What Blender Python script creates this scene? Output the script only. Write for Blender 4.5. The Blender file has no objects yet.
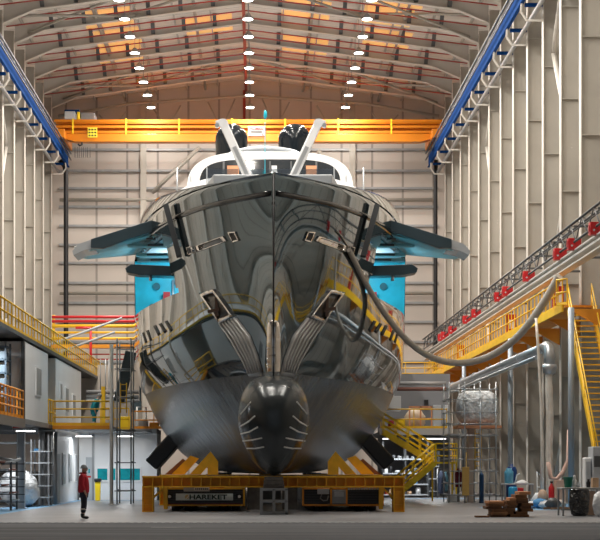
import bpy, bmesh, math, random
from mathutils import Vector, Matrix
random.seed(7)
PI = math.pi
WORLD = 0.65; EXPO = -1.65
SC = bpy.context.scene
COL = SC.collection
F, CX, HY, EYE = 1800.0, 258.0, 467.0, 1.7

def P(u, v, Y):
    """point seen at photo pixel (u, v) when it stands Y metres away"""
    return Vector(((u - CX) * Y / F, Y, EYE + (HY - v) * Y / F))

def X0P(u, Y): return (u-CX)*Y/F
# ---------------------------------------------------------------- materials
_M = {}
def mat(name, col, rough=0.6, metal=0.0, var=0.0, scale=1.0, bump=0.0, bscale=4.0, emit=0.0, coat=0.0, trans=0.0, stretch=None):
    if name in _M: return _M[name]
    m = bpy.data.materials.new(name); m.use_nodes = True
    nt = m.node_tree; b = nt.nodes['Principled BSDF']
    b.inputs['Base Color'].default_value = (*col, 1)
    b.inputs['Roughness'].default_value = rough
    b.inputs['Metallic'].default_value = metal
    b.inputs['Coat Weight'].default_value = coat
    b.inputs['Coat Roughness'].default_value = 0.03
    if trans: b.inputs['Transmission Weight'].default_value = trans
    if emit:
        b.inputs['Emission Color'].default_value = (*col, 1)
        b.inputs['Emission Strength'].default_value = emit
    co = None
    if var or bump:
        tc = nt.nodes.new('ShaderNodeTexCoord'); mp = nt.nodes.new('ShaderNodeMapping')
        nt.links.new(tc.outputs['Object'], mp.inputs['Vector'])
        if stretch: mp.inputs['Scale'].default_value = stretch
        co = mp.outputs['Vector']
    if var:
        n = nt.nodes.new('ShaderNodeTexNoise'); n.inputs['Scale'].default_value = scale; n.inputs['Detail'].default_value = 5
        nt.links.new(co, n.inputs['Vector'])
        r = nt.nodes.new('ShaderNodeValToRGB')
        r.color_ramp.elements[0].position = 0.3; r.color_ramp.elements[1].position = 0.7
        r.color_ramp.elements[0].color = (*[c * (1 - var) for c in col], 1)
        r.color_ramp.elements[1].color = (*[min(1, c * (1 + var)) for c in col], 1)
        nt.links.new(n.outputs['Fac'], r.inputs['Fac'])
        nt.links.new(r.outputs['Color'], b.inputs['Base Color'])
    if bump:
        n2 = nt.nodes.new('ShaderNodeTexNoise'); n2.inputs['Scale'].default_value = bscale; n2.inputs['Detail'].default_value = 2
        nt.links.new(co, n2.inputs['Vector'])
        bp = nt.nodes.new('ShaderNodeBump'); bp.inputs['Strength'].default_value = bump; bp.inputs['Distance'].default_value = 0.3
        nt.links.new(n2.outputs['Fac'], bp.inputs['Height']); nt.links.new(bp.outputs['Normal'], b.inputs['Normal'])
    _M[name] = m
    return m

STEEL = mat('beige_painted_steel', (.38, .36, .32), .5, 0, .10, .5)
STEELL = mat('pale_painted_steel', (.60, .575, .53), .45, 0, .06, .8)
ROOFM = mat('roof_sheet', (.62, .54, .48), .6, 0, .08, .4)
BEAMM = mat('roof_beam_paint', (.46, .44, .41), .5, 0, .08, .6)
YEL = mat('safety_yellow', (.86, .52, .02), .4, 0, .08, 1.2)
YELB = mat('bright_yellow', (.95, .68, .02), .4, 0, .05, 1.2)
CRY = mat('crane_yellow', (.70, .22, .004), .35, 0, .06, .5)
GANT = mat('gantry_yellow', (.82, .43, .012), .5, 0, .22, 1.5)
ORG = mat('orange_steel', (.78, .30, .02), .45, 0, .08, 1.0)
BLUE = mat('blue_girder_paint', (.006, .05, .20), .9, 0, .10, .8)
BLUE.node_tree.nodes['Principled BSDF'].inputs['Specular IOR Level'].default_value = .1
RED = mat('red_paint', (.55, .015, .02), .4)
REDP = mat('red_pipe_paint', (.42, .05, .04), .5)
WHT = mat('white_panel', (.88, .89, .90), .45, 0, .03, .7)
WHG = mat('white_gelcoat', (.82, .83, .84), .15, 0, coat=.6)
GREY = mat('grey_steel', (.30, .31, .32), .45, .3, .12, 1.5)
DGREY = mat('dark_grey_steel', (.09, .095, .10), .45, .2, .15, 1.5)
LGREY = mat('light_grey_paint', (.50, .53, .56), .45)
GALV = mat('galvanised_steel', (.52, .55, .58), .35, .6, .12, 3)
CHROME = mat('polished_steel', (.78, .74, .70), .12, 1.0, bump=.25, bscale=2)
BLK = mat('black_rubber', (.012, .012, .014), .5)
BLKG = mat('black_gloss', (.008, .011, .014), .14)
BLKG.node_tree.nodes['Principled BSDF'].inputs['Specular IOR Level'].default_value = .3
TEAL = mat('teal_primer', (.26, .47, .50), .5, 0, .12, 1.0)
CYAN = mat('cyan_primer', (.015, .50, .66), .45, 0, .25, .8)
WOOD = mat('rough_wood', (.19, .085, .035), .8, 0, .35, 5)
WOODL = mat('light_plywood', (.55, .36, .22), .7, 0, .2, 3)
PINK = mat('salmon_wood', (.72, .33, .17), .6, 0, .1, 2)
FILM = mat('plastic_film', (.74, .76, .78), .5, 0, .18, 1.6, bump=.8, bscale=3)
HOSE = mat('grey_hose', (.40, .36, .31), .5, 0, .1, 6)
TGLASS = mat('tinted_window', (.03, .035, .04), .05, 0, coat=1)
TEALW = mat('teal_window', (.01, .33, .38), .15, 0, .25, 2.5)
PLAST = mat('milky_plastic', (.80, .74, .66), .3, 0, .08, 3)

def clear_glass():
    m = bpy.data.materials.new('clear_windscreen'); m.use_nodes = True
    nt = m.node_tree; nt.nodes.clear()
    o = nt.nodes.new('ShaderNodeOutputMaterial'); mx = nt.nodes.new('ShaderNodeMixShader')
    t = nt.nodes.new('ShaderNodeBsdfTransparent'); g = nt.nodes.new('ShaderNodeBsdfGlossy')
    t.inputs['Color'].default_value = (.72, .75, .76, 1); g.inputs['Roughness'].default_value = .05
    mx.inputs['Fac'].default_value = .22
    nt.links.new(t.outputs[0], mx.inputs[1]); nt.links.new(g.outputs[0], mx.inputs[2]); nt.links.new(mx.outputs[0], o.inputs['Surface'])
    return m
CLEAR = clear_glass()

# ---------------------------------------------------------------- mesh building
class MB:
    def __init__(s): s.v = []; s.f = []; s.sm = []
    def add(s, vs, fs, smooth=False):
        o = len(s.v); s.v += [Vector(v) for v in vs]
        s.f += [tuple(i + o for i in f) for f in fs]; s.sm += [smooth] * len(fs); return s
    def box(s, x0, x1, y0, y1, z0, z1):
        if x0 > x1: x0, x1 = x1, x0
        if y0 > y1: y0, y1 = y1, y0
        if z0 > z1: z0, z1 = z1, z0
        return s.add([(x0,y0,z0),(x1,y0,z0),(x1,y1,z0),(x0,y1,z0),(x0,y0,z1),(x1,y0,z1),(x1,y1,z1),(x0,y1,z1)],
              [(0,3,2,1),(4,5,6,7),(0,1,5,4),(1,2,6,5),(2,3,7,6),(3,0,4,7)])
    def bar(s, a, b, w, h=None, up=(0,0,1)):
        a, b = Vector(a), Vector(b); h = h or w; d = (b - a).normalized(); up = Vector(up)
        if abs(d.dot(up)) > .98: up = Vector((0,1,0))
        r = d.cross(up).normalized() * w / 2; t = r.cross(d).normalized() * h / 2
        return s.add([a-r-t, a+r-t, a+r+t, a-r+t, b-r-t, b+r-t, b+r+t, b-r+t],
              [(0,1,2,3),(7,6,5,4),(0,4,5,1),(1,5,6,2),(2,6,7,3),(3,7,4,0)])
    def tube(s, pts, r, n=8, cap=True, r2=None):
        pts = [Vector(p) for p in pts]; N = len(pts); vs = []; fs = []
        ref = None
        for i, p in enumerate(pts):
            d = (pts[min(i+1, N-1)] - pts[max(i-1, 0)]).normalized()
            if ref is None:
                ref = Vector((0,0,1)) if abs(d.z) < .9 else Vector((1,0,0))
            a = d.cross(ref).normalized(); b = a.cross(d).normalized(); ref = b
            rr = r if r2 is None else r + (r2 - r) * i / (N - 1)
            for k in range(n):
                t = 2*PI*k/n; vs.append(p + a*math.cos(t)*rr + b*math.sin(t)*rr)
        for i in range(N-1):
            for k in range(n):
                fs.append((i*n+k, i*n+(k+1)%n, (i+1)*n+(k+1)%n, (i+1)*n+k))
        s.add(vs, fs, True)
        if cap:
            s.add([vs[k] for k in range(n)], [tuple(range(n))[::-1]]); s.add([vs[(N-1)*n+k] for k in range(n)], [tuple(range(n))])
        return s
    def prism(s, poly, axis, a, b):
        """poly in the two other axes, extruded a..b along axis"""
        def mk(p, t): return (t, p[0], p[1]) if axis == 'x' else (p[0], t, p[1]) if axis == 'y' else (p[0], p[1], t)
        n = len(poly)
        return s.add([mk(p, a) for p in poly] + [mk(p, b) for p in poly],
              [tuple(range(n))[::-1], tuple(range(n, 2*n))] + [(i, (i+1)%n, n+(i+1)%n, n+i) for i in range(n)])
    def lathe(s, c, prof, n=20):
        """prof: list of (radius, z) about the vertical through c"""
        vs = []; fs = []; c = Vector(c)
        for r, z in prof:
            for k in range(n):
                t = 2*PI*k/n; vs.append(c + Vector((r*math.cos(t), r*math.sin(t), z)))
        for i in range(len(prof)-1):
            for k in range(n): fs.append((i*n+k, i*n+(k+1)%n, (i+1)*n+(k+1)%n, (i+1)*n+k))
        m = len(prof)-1
        fs.append(tuple(range(n))[::-1]); fs.append(tuple(m*n+k for k in range(n)))
        return s.add(vs, fs, True)
    def grid(s, rows, smooth=True, flip=False):
        n = len(rows[0]); vs = [p for r in rows for p in r]; fs = []
        for i in range(len(rows)-1):
            for j in range(n-1):
                q = (i*n+j, i*n+j+1, (i+1)*n+j+1, (i+1)*n+j)
                fs.append(q[::-1] if flip else q)
        return s.add(vs, fs, smooth)
    def solid(s, rows, nrm, th):
        """thick shell from a grid of points: outer face offset by nrm*th"""
        top = [[p + nrm(p)*th for p in r] for r in rows]
        R = len(rows); n = len(rows[0])
        s.grid(top, True); s.grid(rows, True, True)
        def strip(a, b): s.grid([a, b], False)
        strip(rows[0], top[0]); strip(top[-1], rows[-1])
        strip([r[0] for r in top], [r[0] for r in rows]); strip([r[-1] for r in rows], [r[-1] for r in top])
        return s
    def blob(s, c, rx, ry, rz, n=12, m=8, jit=0.0, rnd=random):
        vs = []; fs = []; c = Vector(c)
        for i in range(m+1):
            ph = PI*i/m
            for k in range(n):
                t = 2*PI*k/n; j = 1 + rnd.uniform(-jit, jit)
                vs.append(c + Vector((rx*math.sin(ph)*math.cos(t)*j, ry*math.sin(ph)*math.sin(t)*j, -rz*math.cos(ph)*(1 + (rnd.uniform(-jit, jit) if 0 < i < m else 0)))))
        for i in range(m):
            for k in range(n): fs.append((i*n+k, i*n+(k+1)%n, (i+1)*n+(k+1)%n, (i+1)*n+k))
        return s.add(vs, fs, True)
    def build(s, name, material, parent=None, bevel=0.0):
        me = bpy.data.meshes.new(name)
        if parent is not None: org = wloc(parent)
        else:
            xs = [v.x for v in s.v]; ys = [v.y for v in s.v]
            org = Vector(((min(xs)+max(xs))/2, (min(ys)+max(ys))/2, min(v.z for v in s.v)))
        me.from_pydata([v - org for v in s.v], [], s.f)
        for p, sm in zip(me.polygons, s.sm): p.use_smooth = sm
        me.update()
        bm = bmesh.new(); bm.from_mesh(me); bmesh.ops.remove_doubles(bm, verts=bm.verts, dist=1e-5)
        bmesh.ops.recalc_face_normals(bm, faces=bm.faces); bm.to_mesh(me); bm.free()
        o = bpy.data.objects.new(name, me); COL.objects.link(o)
        for mm in (material if isinstance(material, list) else [material]): me.materials.append(mm)
        if parent is not None: o.parent = parent
        else: o.location = org
        if bevel:
            b = o.modifiers.new('bevel', 'BEVEL'); b.width = bevel; b.segments = 2; b.limit_method = 'ANGLE'
        return o

def wloc(o):
    l = Vector(o.location)
    while o.parent: o = o.parent; l = l + Vector(o.location)
    return l
def thing(name, label, cat, loc, group=None):
    o = bpy.data.objects.new(name, None); COL.objects.link(o); o.location = loc; o.empty_display_size = .2
    o['label'] = label; o['category'] = cat
    if group: o['group'] = group
    return o
def tag(o, label, cat, group=None, kind=None):
    o['label'] = label; o['category'] = cat
    if group: o['group'] = group
    if kind: o['kind'] = kind
    return o
def struct(o): o['kind'] = 'structure'; return o
def dup(root, delta, label=None, group=None):
    def cp(o, par):
        c = o.copy(); COL.objects.link(c)
        if par is not None: c.parent = par
        for ch in [x for x in KIDS.get(o.name, [])]: cp(ch, c)
        return c
    KIDS = {}
    for ob in [root] + list(root.children_recursive):
        if ob.parent: KIDS.setdefault(ob.parent.name, []).append(ob)
    c = cp(root, None); c.location = Vector(root.location) + Vector(delta)
    if label: c['label'] = label
    if group: c['group'] = group
    return c

# ================================================================ THE HALL
XL, XR, XM = -15.9, 14.4, -0.75           # inner faces of the columns, ridge
WL, WR = -17.1, 15.6                       # cladding planes
YB, YF = 144.0, 2.0
def roofz(x): return 32.75 - .122*abs(x - XM)
struct(MB().box(WL-.3, WR+.3, YF, YB+.4, -.3, 0).build('floor', WHT))
fl = bpy.data.objects['floor']
def floor_mat():
    m = bpy.data.materials.new('painted_concrete'); m.use_nodes = True; nt = m.node_tree; b = nt.nodes['Principled BSDF']
    tc = nt.nodes.new('ShaderNodeTexCoord'); n = nt.nodes.new('ShaderNodeTexNoise'); n.inputs['Scale'].default_value = .25; n.inputs['Detail'].default_value = 8
    nt.links.new(tc.outputs['Object'], n.inputs['Vector'])
    mp = nt.nodes.new('ShaderNodeMapping'); mp.inputs['Scale'].default_value = (.15, 1.3, 1)
    nt.links.new(tc.outputs['Object'], mp.inputs['Vector'])
    n2 = nt.nodes.new('ShaderNodeTexNoise'); n2.inputs['Scale'].default_value = 1.2; n2.inputs['Detail'].default_value = 6
    nt.links.new(mp.outputs[0], n2.inputs['Vector'])
    mx = nt.nodes.new('ShaderNodeMath'); mx.operation = 'ADD'; nt.links.new(n.outputs['Fac'], mx.inputs[0]); nt.links.new(n2.outputs['Fac'], mx.inputs[1])
    r = nt.nodes.new('ShaderNodeValToRGB'); r.color_ramp.elements[0].position = .75/2*1; r.color_ramp.elements[1].position = .62
    r.color_ramp.elements[0].color = (.13, .137, .15, 1); r.color_ramp.elements[1].color = (.27, .278, .295, 1)
    h = nt.nodes.new('ShaderNodeMath'); h.operation = 'MULTIPLY'; h.inputs[1].default_value = .5
    nt.links.new(mx.outputs[0], h.inputs[0]); nt.links.new(h.outputs[0], r.inputs['Fac']); nt.links.new(r.outputs['Color'], b.inputs['Base Color'])
    rr = nt.nodes.new('ShaderNodeMapRange'); rr.inputs['To Min'].default_value = .22; rr.inputs['To Max'].default_value = .5
    nt.links.new(n2.outputs['Fac'], rr.inputs['Value']); nt.links.new(rr.outputs[0], b.inputs['Roughness'])
    return m
fl.data.materials.clear(); fl.data.materials.append(floor_mat())
ap = struct(MB().box(WL, WR, YF, 54.45, .0005, .003).build('floor', mat('dark_near_floor', (.12, .123, .13), .9, 0, .25, .6, stretch=(.2, 1.5, 1))))  # near floor up to the drain, darker and matte
_M['dark_near_floor'].node_tree.nodes['Principled BSDF'].inputs['Specular IOR Level'].default_value = .05

def panel_mat(name, col, axis, seam=1.0):
    m = bpy.data.materials.new(name); m.use_nodes = True; nt = m.node_tree; b = nt.nodes['Principled BSDF']
    b.inputs['Roughness'].default_value = .55
    tc = nt.nodes.new('ShaderNodeTexCoord'); sp = nt.nodes.new('ShaderNodeSeparateXYZ'); nt.links.new(tc.outputs['Object'], sp.inputs[0])
    d = nt.nodes.new('ShaderNodeMath'); d.operation = 'DIVIDE'; d.inputs[1].default_value = seam; nt.links.new(sp.outputs[axis], d.inputs[0])
    fr = nt.nodes.new('ShaderNodeMath'); fr.operation = 'FRACT'; nt.links.new(d.outputs[0], fr.inputs[0])
    lt = nt.nodes.new('ShaderNodeMath'); lt.operation = 'LESS_THAN'; lt.inputs[1].default_value = .07; nt.links.new(fr.outputs[0], lt.inputs[0])
    n = nt.nodes.new('ShaderNodeTexNoise'); n.inputs['Scale'].default_value = .35; nt.links.new(tc.outputs['Object'], n.inputs['Vector'])
    r = nt.nodes.new('ShaderNodeValToRGB'); r.color_ramp.elements[0].color = (*[c*.88 for c in col], 1); r.color_ramp.elements[1].color = (*[min(1,c*1.12) for c in col], 1)
    nt.links.new(n.outputs['Fac'], r.inputs['Fac'])
    mx = nt.nodes.new('ShaderNodeMix'); mx.data_type = 'RGBA'; mx.inputs['B'].default_value = (*[c*.55 for c in col], 1)
    nt.links.new(lt.outputs[0], mx.inputs['Factor']); nt.links.new(r.outputs['Color'], mx.inputs['A']); nt.links.new(mx.outputs['Result'], b.inputs['Base Color'])
    return m
CLAD = panel_mat('wall_cladding', (.50, .455, .415), 0, 2.45)
CLADY = panel_mat('side_cladding', (.55, .50, .44), 1, 1.2)
ROOFP = panel_mat('roof_cladding', (.78, .73, .68), 1, 1.3)
struct(MB().prism([(WL,0),(WR,0),(WR,roofz(WR)),(XM,roofz(XM)),(WL,roofz(WL))], 'y', YB, YB+.2).build('wall_back', CLAD))
struct(MB().box(WL-.2, WL, YF, YB+.2, 0, roofz(WL)+.1).build('wall_left', CLADY))
struct(MB().box(WR, WR+.2, YF, YB+.2, 0, roofz(WR)+.1).build('wall_right', CLADY))
c = MB()
for xa, xb in ((WL-.2, XM), (XM, WR+.2)):
    c.prism([(xa, roofz(xa)), (xb, roofz(xb)), (xb, roofz(xb)+.15), (xa, roofz(xa)+.15)], 'y', YF, YB+.2)
struct(c.build('ceiling', ROOFP))

ORDS = ['first', 'second', 'third', 'fourth', 'fifth', 'sixth', 'seventh', 'eighth', 'ninth', 'tenth', 'eleventh', 'twelfth', 'thirteenth', 'fourteenth', 'fifteenth', 'sixteenth', 'seventeenth', 'eighteenth', 'nineteenth', 'twentieth', 'twenty-first', 'twenty-second', 'twenty-third', 'twenty-fourth', 'twenty-fifth', 'twenty-sixth']
FR = [138.8 - 5.3*k for k in range(26)]
# ---- side columns: deep welded plate columns with stiffeners and a short slanted brace
def column(side, k, Y):
    xi, xo = (XR, WR) if side > 0 else (XL, WL)
    sg = 1 if side > 0 else -1
    t = thing('steel_column', 'tall beige welded steel column of the %s hall wall, %s from the back wall' % ('right' if side > 0 else 'left', ORDS[k]), 'column', ((xi+xo)/2, Y, 0), 'columns along the %s wall' % ('right' if side > 0 else 'left'))
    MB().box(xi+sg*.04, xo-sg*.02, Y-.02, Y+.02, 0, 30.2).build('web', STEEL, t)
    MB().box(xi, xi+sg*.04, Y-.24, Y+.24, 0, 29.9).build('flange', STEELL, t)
    st = MB(); z = 2.2 + (k*1.7) % 4.4
    while z < 29:
        st.box(xi+sg*.04, xo-sg*.03, Y-.2, Y-.021, z, z+.05); z += 4.4
    st.build('stiffener', STEEL, t)
    for z in (9.6 + (k*1.3) % 2.2, 17.8 + (k*1.1) % 2.0, 22.8):
        br = MB().tube([(xi+sg*.1, Y+.25, z), (xi+sg*.95, Y+2.1, z-1.35)], .075, 8)
        br.box(xi+sg*.02, xi+sg*.2, Y+.2, Y+.32, z-.18, z+.18)
        br.build('brace', STEELL, t)
    return t
for k, Y in enumerate(FR):
    column(1, k, Y); column(-1, k, Y)
# zig-zag wind bracing in two bays of each side wall
for side, (xi, nm) in ((1, (XR+.55, 'right')), (-1, (XL-.55, 'left'))):
    for kk, wh in ((9, 'nearer'), (4, 'farther')):
        Y0, Y1 = FR[kk]-.06, FR[kk+1]+.06
        t = thing('wind_bracing', 'pale zig-zag tube bracing between two columns of the %s wall, %s bay' % (nm, wh), 'bracing', (xi, (Y0+Y1)/2, 0))
        z = .2; a = Y0; n = 0
        while z < 27:
            b = Y1 if a == Y0 else Y0
            MB().tube([(xi, a, z), (xi, b, min(z+5.6, 29))], .13, 8).build('diagonal_tube', STEELL, t)
            z += 5.6; a = b
# wall girts are hidden by the webs on the sides; on the back wall they are plain to see
for i, v in enumerate((150, 171, 188.5, 207, 226, 245, 263, 283, 303, 322, 342, 362, 384)):
    z = EYE + (HY - v) * YB / F
    o = tag(MB().box(XL, XR, YB-.22, YB-.001, z-.09, z+.09).build('wall_rail', GREY),
        'grey horizontal cladding rail across the back wall, %s' % ['highest of all, just under the yellow crane', 'second from top', 'third from top', 'fourth from top', 'fifth from top', 'sixth from top', 'seventh from top', 'eighth from top', 'ninth from top', 'tenth from top', 'eleventh from top', 'twelfth from top', 'lowest of all'][i], 'rail')
    o['group'] = 'cladding rails of the back wall'
for v, w in ((201, 'upper'), (294, 'lower')):
    z = EYE + (HY - v) * YB / F
    tag(MB().tube([(XL+.1, YB-.6, z), (XR-.1, YB-.6, z)], .14, 8).build('wind_beam', STEEL), 'beige round tie beam crossing the back wall, the %s one' % w, 'beam')
for u, w in ((144, 'left'), (352, 'right')):
    x = (u-CX)*YB/F
    t = thing('gable_column', 'beige post of the back wall to the %s of the yacht wheelhouse' % w, 'column', (x, YB-.7, 0))
    MB().box(x-.24, x+.24, YB-.72, YB-.68, 0, roofz(x)-.9).build('flange', STEEL, t)
    MB().box(x-.02, x+.02, YB-.68, YB-.23, 0, roofz(x)-.9).build('web', STEEL, t)
for (a, b, w) in (((152, 193), (200, 147), 'left'), ((345, 193), (318, 150), 'right')):
    tag(MB().tube([P(*a, YB-.75), P(*b, YB-.75)], .16, 8).build('diagonal_brace', STEEL), 'slanting beige brace on the back wall, %s of the wheelhouse' % w, 'brace')
# gable lattice above the crane
t = thing('gable_truss', 'brown lattice wind truss under the roof at the back wall', 'truss', (XM, YB-1, 29))
MB().tube([(XL, YB-.9, 29.6), (-10, YB-.9, 30.6), (XM, YB-.9, 31.2), (8.5, YB-.9, 30.6), (XR, YB-.9, 29.6)], .12, 8).build('upper_chord', STEEL, t)
MB().tube([(XL, YB-.9, 28.6), (XR, YB-.9, 28.6)], .12, 8).build('lower_chord', STEEL, t)
for i in range(14):
    x = XL + (XR-XL)*(i+.5)/14; zt = 31.1 - .118*abs(x-XM); x2 = x + (1.05 if i % 2 else -1.05)
    MB().tube([(x2, YB-.9, 28.6), (x, YB-.9, zt)], .07, 6).build('lattice_bar', STEEL, t)

# ---- roof: haunched rafters with fly braces, purlins between, sprinkler pipes, rooflights
def soffit(x):
    d = abs(x - XM); e = 15.15 - d
    return 30.25 + (32.0-30.25)*(13.15-d)/13.15 if e >= 2 else 29.4 + .85*e/2
def rafter(k, Y):
    t = thing('roof_rafter', 'grey haunched portal rafter spanning the hall roof, %s from the back wall' % ORDS[k], 'roof beam', (XM, Y, 29.4), 'portal rafters of the hall roof')
    for s in (-1, 1):
        xs = [XM + s*d for d in (0, 4, 8, 12, 13.15, 14.2, 15.13)]
        w = MB(); top = [(x, roofz(x)-.3) for x in xs]; bot = [(x, soffit(x)) for x in xs]
        w.prism(top + bot[::-1], 'y', Y-.02, Y+.02); w.build('web', BEAMM, t)
        f = MB()
        for a, b in zip(bot, bot[1:]):
            f.add([(a[0],Y-.2,a[1]),(b[0],Y-.2,b[1]),(b[0],Y+.2,b[1]),(a[0],Y+.2,a[1]),(a[0],Y-.2,a[1]-.05),(b[0],Y-.2,b[1]-.05),(b[0],Y+.2,b[1]-.05),(a[0],Y+.2,a[1]-.05)],
                  [(0,1,2,3),(7,6,5,4),(0,4,5,1),(1,5,6,2),(2,6,7,3),(3,7,4,0)])
        f.build('bottom_flange', STEELL, t)
        for d in (2.2, 4.3, 6.4, 8.5, 10.6, 12.7):
            x = XM + s*d
            MB().bar((x, Y-.03, soffit(x)+.12), (x, Y-1.0, roofz(x)-.1), .26, .1).build('fly_brace', DGREY, t)
    return t
for k, Y in enumerate(FR[:-1]):
    rafter(k, Y)
for i in range(13):
    d = -14.7 + i*2.45
    x = XM + d
    if abs(d) < .01: continue
    tag(MB().box(x-.05, x+.05, YF+1, YB-.05, roofz(x)-.29, roofz(x)-.03).build('roof_purlin', BEAMM), 'grey roof purlin running the length of the hall, %s from the left eave' % ORDS[i], 'purlin', 'purlins under the roof sheets')
for j, Y in enumerate(FR[:11]):
    for dy in (1.4, 3.3):
        y = Y - dy
        p = [(XM + s*d, y, roofz(XM+d) - .72) for s, d in ((-1, 15.5), (-1, 0.02))] + [(XM + 15.5, y, roofz(XM+15.5) - .72)]
        tag(MB().tube(p, .045, 6).build('sprinkler_pipe', REDP), 'thin red sprinkler pipe crossing the roof in bay %s from the back, %s one' % (ORDS[j], 'rear' if dy < 2 else 'front'), 'pipe', 'red sprinkler pipes under the roof')
tag(MB().tube([(XM-.2, 8, 31.75), (XM-.2, YB-.4, 31.75)], .11, 8).tube([(XM-.35, YB-.4, 31.75), (XM-.35, YB-.4, 20)], .11, 8).build('sprinkler_main', REDP), 'thick red main pipe running along the roof ridge and down the back wall', 'pipe')
# long tie beams in pairs running through the rafters
for x, nm in ((-10.6, 'leftmost'), (-4.2, 'left of the ridge'), (3.6, 'right of the ridge'), (9.6, 'rightmost')):
    tag(MB().tube([(x, 60, soffit(x)+.35), (x, YB-.2, soffit(x)+.35)], .11, 8).build('tie_tube', STEEL), 'beige longitudinal tie tube under the roof, %s' % nm, 'beam')
# roof cross bracing
for (ya, yb) in ((FR[0], FR[1]), (FR[4], FR[5])):
    for xa, xb in ((-15, -8), (-8, XM), (XM, 6.6), (6.6, 13.8)):
        o = tag(MB().tube([(xa, ya-.1, soffit(xa)+.3), (xb, yb+.1, soffit(xb)+.3)], .09, 6).tube([(xb, ya-.1, soffit(xb)+.12), (xa, yb+.1, soffit(xa)+.12)], .09, 6).build('roof_cross_brace', STEEL),
            'crossed beige brace tubes under the roof between two rafters', 'brace', 'cross braces under the roof')
# warm rooflights
RL = mat('rooflight_sheet', (1.0, .50, .16), .6, emit=1.5)
RLN = ['left of the ridge, farthest back of that side', 'left half of the roof, middle of the row', 'left half of the roof, second from the back', 'left of the ridge, nearest the viewer', 'right half of the roof, nearest the viewer', 'right half of the roof, second from the back', 'right half of the roof, middle of the row', 'just right of the ridge at the back', 'just left of the ridge, towards the back', 'just right of the ridge, nearer the viewer']
for ri, (x, Y) in enumerate(((-10, 133), (-10, 122.5), (-9.7, 128), (-4.5, 116.5), (9, 117), (9, 128), (8.6, 122), (3.4, 133), (-3.4, 127.6), (3.2, 122.6))):
    z0, z1 = roofz(x-1.6), roofz(x+1.6)
    o = MB().add([(x-1.6,Y-4.9,z0-.02),(x+1.6,Y-4.9,z1-.02),(x+1.6,Y-.4,z1-.02),(x-1.6,Y-.4,z0-.02),(x-1.6,Y-4.9,z0+.01),(x+1.6,Y-4.9,z1+.01),(x+1.6,Y-.4,z1+.01),(x-1.6,Y-.4,z0+.01)],
             [(0,1,2,3),(7,6,5,4),(0,4,5,1),(1,5,6,2),(2,6,7,3),(3,7,4,0)]).build('rooflight', RL)
    tag(o, 'amber rooflight %s' % RLN[ri], 'rooflight', 'amber rooflights')

# ---- high-bay lamps
BULB = mat('lamp_disc', (1, .96, .90), .5, emit=60)
def lamp(x, Y, k):
    t = thing('high_bay_lamp', 'round high-bay lamp in the %s row under the roof, %s from the back wall' % ('left' if x < -5 else 'right' if x > 5 else 'ridge', ORDS[k]), 'lamp', (x, Y, 29.4), 'high-bay lamps under the roof')
    MB().tube([(x, Y, 29.75), (x, Y, roofz(x))], .025, 6).build('rod', GREY, t)
    MB().lathe((x, Y, 29.4), [(.36, .03), (.34, .10), (.16, .3), (.10, .38)], 16).build('reflector', GREY, t)
    MB().lathe((x, Y, 29.4), [(.30, 0), (.30, .028)], 16).build('lens', BULB, t)
    l = bpy.data.lights.new('lamp_light', 'AREA'); l.shape = 'DISK'; l.size = .6; l.energy = LAMP_W; l.color = (1, .93, .84)
    lo = bpy.data.objects.new('lamp_light', l); COL.objects.link(lo); lo.location = (0, 0, -.04); lo.parent = t
LAMP_W = 1900
for i, Y in enumerate([138.8 - 4.56*k for k in range(18)]):
    for x in (-8.25, -.62, 6.75): lamp(x, Y, i)

# ---- crane runway girders, pipes and the overhead crane
for s, xa, nm in ((-1, -14.85, 'left'), (1, 13.35, 'right')):
    t = thing('crane_runway', 'blue crane runway girder along the %s wall on pale brackets' % nm, 'girder', (xa, 70, 24.6))
    w = MB().box(xa, xa+s*.04, 8, YB-3, 25.2, 26.1); w.box(xa-.08, xa+.1, 8, YB-3, 25.16, 25.2); w.box(xa-.08, xa+.1, 8, YB-3, 26.1, 26.14)
    w.build('girder', BLUE, t)
    MB().box(xa-.06, xa+.06, 8, YB-3, 26.14, 26.28).build('rail', GREY, t)
    MB().box(xa-s*.25, xa-s*.17, 8, YB-3, 26.2, 26.3).box(xa-s*.25, xa-s*.17, 8, YB-3, 25.7, 25.78).build('conductor_rail', DGREY, t)
    for Y in FR[:24]:
        xi = XL if s < 0 else XR
        b = MB().bar((xi, Y, 24.3), (xa+s*.25, Y, 24.3), .09).bar((xa+s*.25, Y, 24.3), (xa-s*.05, Y, 24.75), .09).bar((xa-s*.05, Y, 24.75), (xa, Y, 25.2), .09)
        b.build('bracket', STEELL, t)
        MB().box(xi, xa-s*.05+s*.2, Y-.12, Y+.12, 25.0, 25.16).build('console', BLUE, t)
    tag(MB().tube([(xa+s*.62, 8, 24.62), (xa+s*.62, YB-4.2, 24.62)], .12, 8).build('drain_pipe', GREY), 'grey pipe running under the blue girder of the %s wall' % nm, 'pipe')
tag(MB().tube([P(60, 160, 140.5), P(64.5, 166, 140.6), P(66, 172, 140.6), P(66, 410, 140.6), (X0P(66, 140.6), 140.6, .02)], .19, 8).build('down_pipe', BLK), 'black pipe dropping down the left end of the back wall', 'pipe')
tag(MB().tube([P(436, 160, 141), P(435.5, 170, 141), P(435.5, 420, 141), (X0P(435.5, 141), 141, .02)], .16, 8).build('down_pipe', BLK), 'black pipe dropping down the right end of the back wall', 'pipe')
tag(MB().tube([P(436, 329, 140), P(452, 329, 140)], .18, 8).build('cross_pipe', BLK), 'short black pipe joining the right down pipe to the wall', 'pipe')

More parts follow.
